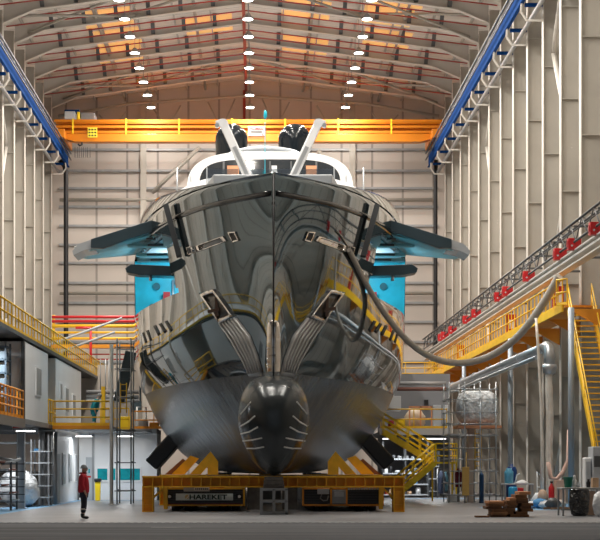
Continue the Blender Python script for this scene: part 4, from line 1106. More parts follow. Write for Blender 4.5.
b.blob((X(17, 77), 77.4, .80), .85, .9, .80, 18, 12, .09, rnd).blob((X(26, 77), 76.6, .62), .62, .7, .62, 16, 10, .12, rnd)
w = b.build('wrapped_pile', FILM); tag(w, 'heap wrapped in crumpled translucent plastic under the left mezzanine', 'heap')
t = thing('pipe_rack', 'dark rack holding steel bars at the lower left edge', 'rack', (-10.1, 70.9, 0))
f = MB()
for xx in (-10.45, -9.65):
    for yy in (70.3, 72.0): f.box(xx-.04, xx+.04, yy-.04, yy+.04, 0, 1.9)
for i in range(6): f.box(-10.9, -9.2, 70.9, 71.0, .3+i*.3, .34+i*.3); 
f.build('frame', DGREY, t)
for i in range(6):
    for k in range(4):
        x = -10.7+k*.33+rnd.uniform(-.05, .05)
        MB().tube([(x, 70.1, .39+i*.3), (x+rnd.uniform(-.1, .1), 72.4, .39+i*.3)], .035+.01*rnd.random(), 8).build('steel_bar', [GALV, mat('rusty', (.24, .09, .06), .6), LGREY][(i+k) % 3], t)
for i, (a, b2) in enumerate((((0, 458), (16, 461)), ((2, 464), (20, 459)))):
    tag(MB().tube([P(*a, 71.3), P(*b2, 72.5)], .06, 8).build('long_pipe', LGREY), 'pale pipe poking out over the bar rack at the lower left, %s' % ('lying level' if i == 0 else 'tilted up'), 'pipe')

# platform with yellow railing and its end wall
t = thing('platform', 'small platform with an orange edge in front of the tall cabin', 'platform', (-7.9, 85, 3.3))
MB().box(XS+.06, -6.55, 81, 92, 3.44, 3.52).box(-6.55, -5.4, 89, 92, 3.44, 3.52).build('deck_plate', GREY, t)
MB().box(XS+.06, -6.5, 80.9, 81.0, 3.40, 3.56).build('edge_beam', ORG, t)
railing([(XS+.08, 81, 3.56), (-6.5, 81, 3.56)], 'yellow railing across the small platform in front of the tall cabin', YEL, step=2.9, rails=(.38, .75, 1.1))
railing([(-8.05, 92.0, 3.6), (-6.6, 92.0, 3.6)], 'yellow railing at the rear of the small platform', YEL, step=.5)
tag(MB().box(-7.98, -7.78, 91.6, 91.8, 3.6, 5.8).build('yellow_column', YEL), 'stout yellow column rising behind the small platform', 'post')
EW = 92.6
t = thing('end_cabin', 'white end wall with teal windows behind the person in red', 'cabin', (-5, EW+1, 0))
MB().box(-9.2, -5.2, EW, EW+3.8, 0, 3.42).build('shell', WHT, t)
MB().box(-9.2, -5.2, EW-.2, EW+4, 3.42, 3.66).build('roof_slab', GREY, t)
for (a, b2) in ((97.5, 107.5), (113, 115.5), (119.5, 140)):
    x0, x1 = X(a, EW), X(b2, EW)
    f = MB().box(x0-.06, x1+.06, EW-.05, EW, Z(482, EW), Z(467, EW)).build('window_frame', WHT, t)
    MB().box(x0, x1, EW-.06, EW-.045, Z(481, EW)+.05, Z(468, EW)-.03).build('pane', TEALW, f)
for u in (93.2,): MB().box(X(u, EW)-.06, X(u, EW)+.06, EW-.05, EW, 0, 3.4).build('pilaster', GREY, t)
dr = MB().box(X(86, EW), X(92, EW), EW-.04, EW, 0, 2.2).build('door', LGREY, t)
MB().box(X(87.5, EW), X(91, EW), EW-.05, EW-.04, 1.15, 1.25).build('red_notice', RED, dr)
MB().box(X(88.5, EW), X(90, EW), EW-.05, EW-.04, 1.38, 1.6).build('teal_notice', TEALW, dr)
for u, nm in ((84.5, 'left'), (126, 'right')):
    tube_light(X(u, 90), 89.6, 3.44, 3.2, .8, 'short strip light under the platform by the white end wall, %s one' % nm, 230)
# things on the end cabin roof
rl = [(-9.1, EW, 3.66), (-4.2, EW, 3.66)]
railing([(X(133, EW), EW-.1, 3.66), (X(175, EW), EW-.1, 3.66)], 'orange railing on the end cabin roof near the hull', ORG, step=1.2, rails=(.45, .9), h=.95)
tag(MB().box(X(119.5, EW), X(131, EW), EW, EW+.8, 3.67, 4.30).build('yellow_crate', YELB, None, .02), 'bright yellow crate on the end cabin roof behind the scaffold', 'crate')
tag(MB().box(X(138, EW), X(147, EW), EW+.4, EW+1.2, 3.67, 4.1).build('machine', GREY, None, .03), 'small grey machine on the end cabin roof, left of the orange one', 'machine')
tag(MB().box(X(149, EW), X(158, EW), EW+.3, EW+1, 3.67, 4.0).build('machine', ORG, None, .03), 'small orange machine on the end cabin roof', 'machine')
BW = 104.0
tag(MB().box(-15.8, -6.7, BW, BW+.2, 0, 7.6).build('partition', mat('cream_wall', (.58, .52, .46), .6, 0, .04, .5)), 'cream partition wall rising behind the end cabin roof', 'wall')
tag(MB().box(X(131, 100), -6.5, 100, 100.5, Z(412, 100), Z(401, 100)).tube([(X(140,100), 100.2, Z(401, 100)), (X(140,100), 100.2, 7.6)], .05).build('hanging_unit', mat('slate_blue', (.10, .15, .18), .5), None), 'dark slate box unit hanging behind the scaffold left of the hull', 'box')
for v, m_, nm in ((392, mat('dull_grey', (.33, .33, .34), .5), 'dull grey'), (397, GALV, 'silver'), (400.5, LGREY, 'pale grey')):
    tag(MB().tube([(X(86, 98), 98, Z(v, 98)), (-6.5, 98, Z(v, 98))], .11, 10).tube([(X(100+v-392, 98), 98.3, Z(v, 98)), (X(100+v-392, 98), 98.3, 7.6), ], .03, 6).build('service_pipe', m_), '%s horizontal service pipe left of the hull, behind the platform' % nm, 'pipe')
tag(MB().tube([(X(137, 96), 96, 3.66), (X(137, 96), 96, 4.9), (X(146, 96), 96, 4.9), (X(146, 96), 96, 3.66)], .05, 8).build('goal_shaped_pipe', WHT), 'white goal-shaped pipe standing on the end cabin roof', 'frame')
# thin scaffold and ladder
scaffold(X(117, 82.6), X(131, 82.6), 82.6, 84.2, [.6, 1.9, 3.4, 4.9, 6.2, 7.2], 'slim grey scaffold tower left of the hull, before the white end wall', GREY, 1, .035, 7.6)
t = thing('ladder', 'yellow caged ladder hanging in the slim scaffold', 'ladder', (X(123.5, 83.4), 83.4, 4.0))
for du in (-3, 3): MB().tube([(X(123.5+du, 83.4), 83.4, 4.2), (X(123.5+du, 83.4), 83.4, 5.6)], .03, 6).build('ladder_rail', YEL, t)
for i in range(5): MB().tube([(X(120.5, 83.4), 83.4, 4.4+i*.28), (X(126.5, 83.4), 83.4, 4.4+i*.28)], .02, 6).build('rung', YEL, t)
t = thing('stairway_chute', 'dark slanted gangway beside the slim scaffold, leaning on the hull', 'gangway', P(128, 380, 84.7))
MB().bar(P(119, 402, 84.7), P(131, 352, 84.7), .5, .5, (0,1,0)).build('gangway_body', mat('gang_dark', (.05, .07, .08), .5), t)
MB().tube([P(123, 404, 84.5), P(135, 352, 84.5)], .04, 6).build('gangway_rail', GALV, t)
# yellow waste bin
t = thing('waste_bin', 'yellow waste bin with a black lid by the white end wall', 'bin', (X(97.8, 91), 91, 0))
MB().prism([(X(95.5, 91), 0), (X(100.2, 91), 0), (X(100.6, 91), .95), (X(95.1, 91), .95)], 'y', 90.8, 91.2).build('bin_body', YELB, t, .02)
MB().box(X(94.6, 91), X(101.2, 91), 90.75, 91.25, .95, 1.12).build('lid', BLK, t, .03)
# blue floor markings
bl = mat('blue_floor_paint', (.16, .36, .58), .5, 0, .2, 2)
struct(MB().prism([(-12, 58), (-9.4, 58), (-8.9, 80), (-8.9, 92.3), (-9.25, 92.3), (-9.3, 80), (-12, 70)], 'z', .001, .004).build('trim_1', bl))
struct(MB().box(-8.9, -5.6, 91.6, 92.3, .001, .004).build('trim_2', bl))
struct(MB().prism([(9.3, 71), (14.2, 71), (14.2, 92), (13.6, 92), (12.6, 78), (9.3, 76)], 'z', .001, .004).build('trim_3', bl))
struct(MB().prism([(7.6, 96), (12, 96), (12, 97), (7.6, 97)], 'z', .001, .004).build('trim_4', bl))
# drain across the floor
t = thing('floor_drain', 'long dotted slot drain crossing the floor in front of the yacht', 'drain', (0, 54.6, 0))
MB().box(-17, 15.5, 54.5, 54.9, .002, .012).build('drain_frame', mat('drain_grey', (.22, .23, .24), .4, .4), t)
d = MB(); x = -10.5
while x < 14: d.box(x, x+.12, 54.6, 54.8, .012, .014); x += .24
d.build('slots', BLK, t)
for (x0, x1, y0, y1) in ((-3, -1.9, 50.2, 50.5), (7.2, 8.0, 91, 92)):
    tag(MB().box(x0, x1, y0, y1, .002, .012).build('floor_plate', DGREY), 'dark steel cover plate in the floor %s' % ('near the viewer' if y0 < 60 else 'by the foot of the yellow stairs'), 'plate')

# ================================================================ RIGHT SIDE
# back partition and slab
tag(MB().box(7.45, 11.95, 112, 112.2, 0, 7.5).build('partition', mat('slate_wall', (.22, .23, .25), .6, 0, .05, .5)), 'slate grey partition wall behind the yellow zig-zag stairs', 'wall')
t = thing('right_mezzanine', 'pale-edged mezzanine slab behind the yellow zig-zag stairs', 'platform', (9, 100, 3.5))
MB().box(6.6, X(447, 98), 98, 102, 3.5, 3.6).box(6.6, 13.5, 102, 111.9, 3.5, 3.6).build('deck_plate', GREY, t)
MB().box(6.6, X(447, 98), 97.9, 98, 3.45, 3.8).build('edge_beam', mat('edge_pale', (.55, .54, .52), .5), t)
railing([(6.7, 98.1, 3.8), (X(447, 98), 98.1, 3.8)], 'orange and yellow railing on the right mezzanine edge', YEL, step=1.7, rails=(.5, 1.05))
for (a, b2, nm) in ((383, 400, 'left'), (423, 446, 'right')):
    tube_light((X(a, 98.6)+X(b2, 98.6))/2, 98.8, 3.5, 3.22, X(b2, 98.6)-X(a, 98.6), 'bright strip light under the right mezzanine slab, %s one' % nm, 300)
t = thing('crated_load', 'cream wrapped load in an orange crate frame on the right mezzanine', 'crate', (X(415, 99.5), 99.5, 3.6))
rnd = random.Random(5)
MB().blob((X(415, 99.6), 99.8, 4.3), .6, .55, .62, 16, 10, .05, rnd).build('wrapped_load', mat('cream_film', (.72, .60, .46), .5, 0, .1, 2), t)
f = MB(); x0, x1 = X(409, 99.4), X(431, 99.4)
for z in (3.62, 4.3, 4.95): f.box(x0, x1, 99.0, 99.08, z, z+.1)
for x in (x0, (x0+x1)/2, x1): f.box(x-.04, x+.04, 99.0, 99.08, 3.6, 5.05)
f.build('crate_frame', PINK, t)
tag(MB().box(X(397, 98.8), X(405, 98.8), 98.8, 99.3, 3.6, 4.3).build('yellow_crate', YELB, None, .02), 'bright yellow box on the right mezzanine at the stair head', 'box')
tag(MB().tube([(X(391, 98.7), 98.7, 3.6), (X(391, 98.7), 98.7, 4.25)], .16, 12).build('red_drum', RED), 'red round container on the right mezzanine at the stair head', 'drum')
tag(MB().box(X(386, 104), X(401, 104), 104, 105, Z(411, 104), Z(396, 104)).tube([(X(394,104), 104.5, Z(396,104)), (X(394,104), 104.5, 7.5)], .05).build('air_unit', LGREY, None, .04), 'pale boxy air unit hanging right of the hull', 'unit')
tag(MB().box(X(433, 106), X(441, 106), 106, 107, 3.6, Z(405, 106)).build('cabinet', LGREY, None, .02), 'pale grey cabinet at the back of the right mezzanine, left of a twin', 'cabinet')
tag(MB().box(X(445, 106), X(450, 106), 106, 107, 3.6, Z(405, 106)).build('cabinet', LGREY, None, .02), 'pale grey cabinet at the back of the right mezzanine, right of its twin', 'cabinet')
tag(MB().box(X(424, 111.9), X(428, 111.9), 111.7, 112, Z(405, 112), Z(400, 112)).build('wall_speaker', BLK), 'small black loudspeaker on the slate partition wall', 'speaker')
for v, m_, nm in ((383.5, mat('dull_grey', (.33, .33, .34), .5), 'grey'), (389, mat('dull_brown', (.22, .10, .08), .6), 'brown')):
    tag(MB().tube([(X(397, 108), 108, Z(v, 108)), (X(446, 108), 108, Z(v, 108))], .12, 10).build('service_pipe', m_), '%s pipe running above the slate partition' % nm, 'pipe')
# shelves under the slab
def shelf_rack(x0, x1, y, lv, label, top=3.2, seed=1):
    short = label.split(' under')[0].split(' right of')[0]
    t = thing('shelf_rack', label, 'shelves', ((x0+x1)/2, y+.4, 0)); f = MB()
    for x in (x0, (x0+x1)/2, x1):
        for yy in (y, y+.8): f.box(x-.04, x+.04, yy-.03, yy+.03, 0, top)
    f.build('upright', DGREY, t); r = random.Random(seed)
    for z in lv: MB().box(x0, x1, y-.05, y+.85, z, z+.07).build('shelf', LGREY, t)
    k = 0
    for zi, z in enumerate(lv):
        x = x0+.1; k = 0
        while x < x1-.35:
            w_ = r.uniform(.14, .32); h_ = r.uniform(.12, .42)
            m_, cn = r.choice([(GREY, 'grey'), (DGREY, 'dark grey'), (LGREY, 'pale grey'), (BLK, 'black'), (WOODL, 'tan'), (WHT, 'white'), (RED, 'red'), (mat('cloth_blue', (.08,.28,.55), .8), 'blue'), (GREY, 'grey')])
            can = False
            o = MB()
            if r.random() < .5: can = True; o.lathe((x+w_/2, y+.2, z+.07), [(w_*.45, 0), (w_*.5, h_*.8), (w_*.25, h_)], 10)
            else: o.prism([(x, z+.07), (x+w_, z+.07), (x+w_*.95, z+.07+h_), (x+w_*.08, z+.07+h_*.92)], 'y', y, y+.5)
            o = o.build('stored_can' if can else 'stored_box', m_)
            tag(o, '%s %s on the %s shelf of the %s, %s from the left' % (cn, 'can' if can else 'box', ['lowest', 'second', 'third', 'fourth'][zi], short, ORDS[k]), 'can' if can else 'box', 'goods on the ' + short); x += w_+r.uniform(.04, .2); k += 1
shelf_rack(X(383, 100), X(428, 100), 100, (.12, .7, 1.3, 2.1), 'grey shelf rack under the right mezzanine, behind the zig-zag stairs', 3.3, 4)
shelf_rack(X(429, 101), X(439, 101), 101, (.3, 1.0, 1.7), 'narrow shelf rack right of the wide one, under the right mezzanine', 2.6, 9)
# zig-zag stairs
YS = 90.0
stairs((X(384, YS), YS, 3.45), (X(433, YS), YS, 1.95), .9, (0, 1, 0), 'upper flight of the bright yellow zig-zag stairs right of the hull', YELB, 8, .95, (.35, .65, .95))
stairs((X(433, YS), YS-1.1, 1.9), (X(391, YS), YS-1.1, .12), .9, (0, 1, 0), 'lower flight of the bright yellow zig-zag stairs right of the hull', YELB, 9, .95, (.35, .65, .95))
t = thing('stair_landing', 'bright yellow half landing of the zig-zag stairs on a thin post', 'platform', (X(444, YS), YS, 0))
MB().box(X(432, YS), X(455, YS), YS-1.1, YS+.9, 1.86, 1.95).build('landing_plate', YELB, t)
for (x, y) in ((X(454, YS), YS-1.05), (X(454, YS), YS+.85), (X(434, YS), YS+.85)):
    MB().box(x-.04, x+.04, y-.04, y+.04, 0, 1.86).build('support_leg', YELB, t)
railing([(X(434, YS), YS-1.08, 1.95), (X(454.5, YS), YS-1.08, 1.95), (X(454.5, YS), YS+.88, 1.95)], 'bright yellow railing around the half landing', YELB, step=1.0, rails=(.3, .6, .9), h=.92, toe=False)
# scaffold with wrapped tank
YT = 85.5
sx0, sx1 = X(449, YT), X(496, YT)
scaffold(sx0, sx1, YT, YT+2.4, [.35, .9, 1.5, 2.05, 2.6, 3.2, 3.75, 4.3, 4.9, 5.4], 'galvanised scaffold tower on the right, around a plastic-wrapped tank', GALV, 3, .032, 5.75)
t = thing('wrapped_tank', 'big rounded tank wrapped in white film high in the right scaffold', 'tank', (X(476, YT+1.2), YT+1.2, 3.5))
rnd = random.Random(11)
b = MB(); c_ = Vector((X(477, YT+1.2), YT+1.2, 4.55)); rows = []
for i in range(15):
    ph = PI*i/14; r = []
    for k in range(25):
        a = 2*PI*k/24; j = 1+rnd.uniform(-.025, .025); e = .45
        r.append(c_ + Vector((.98*abs(math.sin(ph))**e*math.copysign(abs(math.cos(a))**.6, math.cos(a))*j, .95*abs(math.sin(ph))**e*math.copysign(abs(math.sin(a))**.6, math.sin(a))*j, -.82*math.copysign(abs(math.cos(ph))**.75, math.cos(ph)))))
    r[-1] = r[0].copy(); rows.append(r)
b.grid(rows, True).build('tank_body', FILM, t)
MB().box(c_.x-1.05, c_.x+1.05, YT+.15, YT+2.25, 3.55, 3.68).build('base_plate', PINK, t)
MB().box(c_.x-.45, c_.x-.2, YT+.9, YT+1.4, 0, 3.55).build('column_support', mat('beige_pillar', (.62, .50, .42), .6), t)
tag(MB().tube([(X(466, YT-.3), YT-.35, .0), (X(466, YT-.3), YT-.35, 2.4)], .03, 6).box(X(462, YT-.4), X(469, YT-.4), YT-.5, YT-.42, .35, 1.7).build('yellow_board', mat('ochre_board', (.65, .42, .12), .6)), 'ochre board leaning at the foot of the right scaffold', 'board')
t = thing('ladder', 'yellow ladder inside the right scaffold tower', 'ladder', (X(477, YT+.5), YT+.5, 1.6))
for du in (-3, 3): MB().tube([(X(478+du, YT+.5), YT+.5, 1.6), (X(478+du, YT+.5), YT+.5, 3.5)], .028, 6).build('ladder_rail', YEL, t)
for i in range(8): MB().tube([(X(475, YT+.5), YT+.5, 1.75+i*.22), (X(481, YT+.5), YT+.5, 1.75+i*.22)], .02, 6).build('rung', YEL, t)
tag(MB().tube([(X(481.5, YT-.5), YT-.5, 0), (X(481.5, YT-.5), YT-.5, 1.3)], .11, 12).lathe((X(481.5, YT-.5), YT-.5, 1.3), [(.11, 0), (.09, .08), (.03, .12), (.03, .2)], 12).build('gas_cylinder', mat('navy_paint', (.02, .08, .20), .4)), 'dark blue gas cylinder at the foot of the right scaffold', 'cylinder')
def cloth(name, c, rx, ry, h_, m_, label, cat, seed):
    r0 = random.Random(seed); rows = []
    for i in range(13):
        z = c[2]+h_*(1-i/12); w_ = (.35+.65*min(1, i/3))*(1-.12*(i/12)); r = []
        for k in range(21):
            a = 2*PI*k/20; j = w_*(1+.16*math.sin(4*a+i*.35)+.05*math.sin(9*a)); r.append(Vector((c[0]+rx*j*math.cos(a), c[1]+ry*j*math.sin(a), z)))
        r[-1] = r[0].copy(); rows.append(r)
    m0 = MB().grid(rows, True); m0.add(rows[0][:-1], [tuple(range(20))]); m0.add(rows[-1][:-1], [tuple(range(20))[::-1]])
    return tag(m0.build(name, m_), label, cat)
cloth('hanging_coat', (X(458.5, 88), 88, .72), .16, .12, .92, mat('maroon_cloth', (.16, .015, .03), .8), 'maroon coat hanging left of the right scaffold', 'coat', 1)
tag(MB().box(X(458, 88)-.03, X(458, 88)+.03, 88.1, 88.16, 0, 1.75).build('coat_post', GREY), 'thin grey post holding the maroon coat', 'post')
tag(MB().box(X(448, 88.5), X(457, 88.5), 88.4, 88.9, 0, .33).build('white_box', WHT, None, .02), 'low white box at the foot of the yellow landing post', 'box')
cloth('hanging_overalls', (X(442, 99), 99.2, .25), .2, .16, 1.25, mat('navy_cloth', (.02, .03, .06), .8), 'navy overalls hanging by the narrow shelf rack', 'clothing', 2)
cloth('hanging_overalls', (X(446, 99), 99.5, .35), .16, .14, 1.1, mat('teal_cloth', (.05, .12, .15), .8), 'dull teal overalls hanging right of the navy ones', 'clothing', 3)
tag(MB().tube([(X(438, 99), 99.35, 0), (X(438, 99), 99.35, 1.62), (X(450, 99), 99.35, 1.62), (X(450, 99), 99.35, 0)], .03, 8).build('clothes_rail', GREY), 'grey rail holding the hanging overalls', 'rail')

# pallet heap: each board a thing
rnd = random.Random(21); PY = 61.0
bl_ = []
def board(x0, x1, y0, y1, z, th, ang=0.0, m_=WOOD):
    cx, cy = (x0+x1)/2, (y0+y1)/2; w_, d_ = (x1-x0)/2, (y1-y0)/2; ca, sa = math.cos(ang), math.sin(ang)
    q = [(cx+a*ca-b*sa, cy+a*sa+b*ca) for a, b in ((-w_,-d_),(w_,-d_),(w_,d_),(-w_,d_))]
    return MB().prism(q, 'z', z, z+th).build('timber_board', m_, None, .006)
names = ['left', 'middle', 'right']
ords = ['lowest', 'second', 'third', 'fourth', 'fifth', 'sixth', 'seventh', 'eighth', 'ninth', 'tenth', 'eleventh', 'twelfth']
for s, (xa, xb, n) in enumerate(((X(490, PY), X(506, PY), 6), (X(507, PY), X(517, PY), 7), (X(518, PY), X(530, PY), 9))):
    z = .003
    for i in range(n):
        th = rnd.uniform(.075, .11); e = rnd.uniform(-.13, .13)
        col_ = [WOOD, mat('brown_wood', (.12, .055, .025), .8, 0, .3, 5), mat('tan_wood', (.30, .15, .07), .8, 0, .25, 5)][rnd.choice((0, 1, 1, 0, 2))]
        if i == n-1: col_ = mat('orange_wood', (.55, .25, .11), .75, 0, .2, 5)
        o = board(xa+e, xb+e-.01, PY+rnd.uniform(0, .1), PY+1.1, z, th, 0, col_)
        tag(o, 'brown timber board in the %s stack of the wood heap, %s from the floor' % (names[s], ORDS[i]), 'board', 'timber boards in the wood heap')
        z += th+.002
tag(board(X(474, PY), X(490, PY)-.1, PY-.5, PY-.2, .003, .06, .12), 'loose brown board sticking out to the left of the wood heap', 'board')

# work tables
def table(x0, x1, y0, y1, z, label, m_=LGREY):
    t = thing('work_table', label, 'table', ((x0+x1)/2, (y0+y1)/2, 0))
    MB().box(x0, x1, y0, y1, z-.06, z).build('table_top', m_, t, .01)
    for x in (x0+.05, x1-.05):
        for y in (y0+.05, y1-.05): MB().box(x-.03, x+.03, y-.03, y+.03, 0, z-.06).build('leg', GREY, t)
    MB().box(x0+.05, x1-.05, (y0+y1)/2-.03, (y0+y1)/2+.03, .18, .23).build('stretcher', GREY, t)
    return t
TY = 78.0
table(X(504, TY), X(534, TY), TY, TY+1, .98, 'pale work table behind the wood heap')
tag(MB().lathe((X(510.5, TY), TY+.5, 1.08 if 0 else .985), [(.19, 0), (.2, .42), (.2, .5), (.12, .6), (.12, .66)], 14).build('blue_can', mat('light_blue_can', (.12, .42, .62), .4)), 'light blue can on the table behind the wood heap', 'can')
tag(MB().lathe((X(511, TY), TY-.6, .002), [(.2, 0), (.2, .78), (.16, .85)], 14).build('blue_drum', mat('drum_blue', (.03, .30, .55), .4)), 'blue drum under the front edge of the table behind the wood heap', 'drum')
tag(MB().box(X(514, TY), X(522, TY), TY-.5, TY-.05, .002, .8).build('red_crate', RED, None, .02), 'red crate between the blue drum and the table legs', 'crate')
tag(MB().lathe((X(511.5, 86), 86, .002), [(.26, 0), (.26, 1.55), (.2, 1.7), (.08, 1.72), (.08, 1.85)], 14).build('blue_barrel', mat('deep_blue', (.01, .06, .25), .35)), 'tall deep blue cylinder standing behind the pale work table', 'cylinder')
tag(MB().lathe((X(523, TY), TY+.3, .985), [(.3, 0), (.24, .07), (.1, .14), (.02, .16)], 14).build('white_cloth', WHT), 'small white cloth heap on the table behind the wood heap', 'cloth')
tag(MB().tube([(X(517, TY), TY+.6, .99), (X(519, TY), TY+.6, 1.35), (X(522, TY), TY+.6, 1.42)], .03, 6).lathe((X(517, TY), TY+.6, .985), [(.1, 0), (.1, .02)], 12).build('desk_lamp', WHT), 'thin white bent lamp on the table behind the wood heap', 'lamp')
T2 = 62.4
table(X(562, T2), X(604, T2), T2, T2+1.1, .98, 'dark-legged work table at the right edge, holding a green bucket', mat('table_dull', (.33, .34, .33), .5))
b = MB().lathe((X(570, T2), T2+.4, .985), [(.12, 0), (.165, .34), (.175, .34), (.175, .37), (.15, .37), (.11, .03)], 20).build('bucket', mat('bucket_green', (.01, .16, .11), .4)); tag(b, 'dark green bucket on the table at the right edge', 'bucket')
for i, (u, h_, m_, nm) in enumerate(((577, .42, WHT, 'white spray bottle'), (580.5, .2, LGREY, 'small grey jar'), (591, .3, BLK, 'black pot'), (597.5, .34, WOODL, 'brown carton'))):
    o = MB().lathe((X(u, T2), T2+.5, .985), [(.07, 0), (.075, h_*.6), (.03, h_*.78), (.045, h_*.82), (.04, h_)], 12) if i != 3 else MB().box(X(u, T2)-.1, X(u, T2)+.1, T2+.3, T2+.7, .985, .985+h_)
    tag(o.build(['spray_bottle', 'jar', 'pot', 'carton'][i], m_), '%s on the table at the right edge' % nm, ['bottle', 'jar', 'pot', 'box'][i])
def bag():
    rows = []; r0 = random.Random(4); c = (X(578, T2), T2-.22)
    for i in range(18):
        t_ = i/17; z = .93*(1-t_)+.01; w_ = .30+.06*math.sin(t_*3.0) - .06*t_; r = []
        for k in range(33):
            a = 2*PI*k/32; j = 1+.06*math.sin(7*a+t_*4)+.05*math.sin(3*a+t_*9)+r0.uniform(-.025, .025)
            if i == 17: j *= .75
            r.append(Vector((c[0]+w_*math.cos(a)*j*1.05, c[1]+.19*math.sin(a)*j, z)))
        r[-1] = r[0].copy(); rows.append(r)
    m0 = MB().grid(rows, True); m0.add(rows[-1][:-1], [tuple(range(32))]); m0.add(rows[0][:-1], [tuple(range(32))])
    return m0.build('rubbish_bag', mat('bag_black', (.008, .008, .01), .22, coat=.5, bump=.9, bscale=6))
tag(bag(), 'black plastic rubbish bag hanging from the table at the right edge', 'bag')
tag(MB().box(X(588, T2), X(597, T2), T2+.3, T2+.9, .02, .86).build('plywood_box', mat('ply_tan', (.48, .33, .24), .7, 0, .1, 3), None, .01), 'tan plywood box under the table at the right edge', 'box')
t = thing('white_machine', 'white and grey machine cabinet at the right edge behind the table', 'machine', (X(594, 66), 66, 0))
MB().box(X(593, 66), X(606, 66), 66, 67, 0, 2.45).build('machine_body', LGREY, t, .03)
MB().box(X(594, 66), X(604, 66), 65.96, 66, 1.7, 2.1).build('dark_panel', DGREY, t)
MB().box(X(586, 66), X(592.5, 66), 66.2, 66.8, 0, 2.05).build('white_tank', WHT, t, .05)
MB().box(X(587, 66), X(591.5, 66), 66.17, 66.2, 1.1, 1.9).build('tank_panel', LGREY, t)
tag(MB().lathe((X(601, 61.6), 61.6, .002), [(.1, 0), (.24, .1), (.3, .4), (.24, .75), (.1, .86)], 16).build('wrapped_roll', FILM), 'white wrapped roll under the right end of the edge table', 'roll')
# clutter at the foot of the sleeve
t = thing('fire_extinguisher', 'red fire extinguisher at the foot of the plastic sleeve', 'extinguisher', (X(551.5, 73), 73, 0))
MB().lathe((X(551.5, 73), 73, .25), [(.10, 0), (.12, .04), (.12, .6), (.06, .72), (.03, .8)], 14).build('cylinder_body', RED, t)
MB().box(X(551.5, 73)-.05, X(551.5, 73)+.05, 72.95, 73.05, 1.05, 1.12).build('valve', BLK, t)
MB().box(X(551.5, 73)-.13, X(551.5, 73)+.13, 72.87, 73.13, 0, .25).build('base_box', GREY, t)
rnd = random.Random(9)
for i, (u, y, rx, h_, m_, nm) in enumerate(((533, 74, .30, .30, FILM, 'crumpled grey sheet'), (540, 73.5, .3, .42, mat('cloth_blue', (.08,.28,.55), .8), 'blue cloth bundle'), (546, 72.6, .3, .34, FILM, 'white plastic bundle'),
    (553, 72, .3, .46, DGREY, 'dark bundle'), (559, 73.2, .28, .36, mat('pale_rag', (.5, .46, .42), .8), 'pale rag bundle'), (538, 76.6, .26, .6, WHT, 'white sack'), (543, 76.2, .22, .75, mat('tan_sack', (.5, .36, .27), .8), 'tan sack'))):
    o = MB().blob((X(u, y), y, h_*.5+.005), rx, .32, h_*.5, 14, 8, .16, rnd)
    tag(o.build('bundle', m_), '%s on the floor around the foot of the plastic sleeve' % nm, 'bundle')
for i, (u, y, x2) in enumerate(((544, 71.8, .7), (551, 71.5, .9))):
    tag(MB().bar((X(u, y), y, .05), (X(u, y)+x2, y+.2, .07), .1, .09).build('timber_offcut', mat('tan_wood', (.42, .24, .12), .8, 0, .25, 5)), 'pale timber offcut lying before the bundles, %s one' % ('left' if i == 0 else 'right'), 'board')
tag(MB().box(X(556, 76), X(566, 76), 76, 76.6, .0, 1.15).build('salmon_box', mat('salmon_sheet2', (.62, .40, .30), .7, 0, .08, 2), None, .02), 'salmon wooden box behind the green bucket table', 'box')
tag(MB().tube([(X(537, 80), 80, 0), (X(537, 80), 80, 1.5), (X(543, 80), 80, 1.2), (X(543, 80), 80, 0)], .035, 6).tube([(X(537, 80), 80, .8), (X(543, 80), 80, .8)], .03, 6).build('trolley_frame', WHT), 'white bent tube trolley frame left of the plastic sleeve', 'trolley')

# ================================================================ PEOPLE
def skin_mesh(name, verts, edges, radii, material, parent, sub=2, root=0):
    me = bpy.data.meshes.new(name); org = wloc(parent)
    me.from_pydata([Vector(v)-org for v in verts], edges, []); o = bpy.data.objects.new(name, me); COL.objects.link(o)
    sk = o.modifiers.new('skin', 'SKIN'); sk.use_smooth_shade = True
    for i, r in enumerate(radii):
        rr = r if isinstance(r, tuple) else (r, r); me.skin_vertices[0].data[i].radius = rr; me.skin_vertices[0].data[i].use_root = (i == root)
    ss = o.modifiers.new('sub', 'SUBSURF'); ss.levels = sub; ss.render_levels = sub
    dg = bpy.context.evaluated_depsgraph_get(); m2 = bpy.data.meshes.new_from_object(o.evaluated_get(dg))
    bpy.data.objects.remove(o)
    for p in m2.polygons: p.use_smooth = True
    m2.materials.clear(); m2.materials.append(material)
    o = bpy.data.objects.new(name, m2); COL.objects.link(o); o.parent = parent; return o
SKIN = mat('skin', (.55, .33, .24), .5)
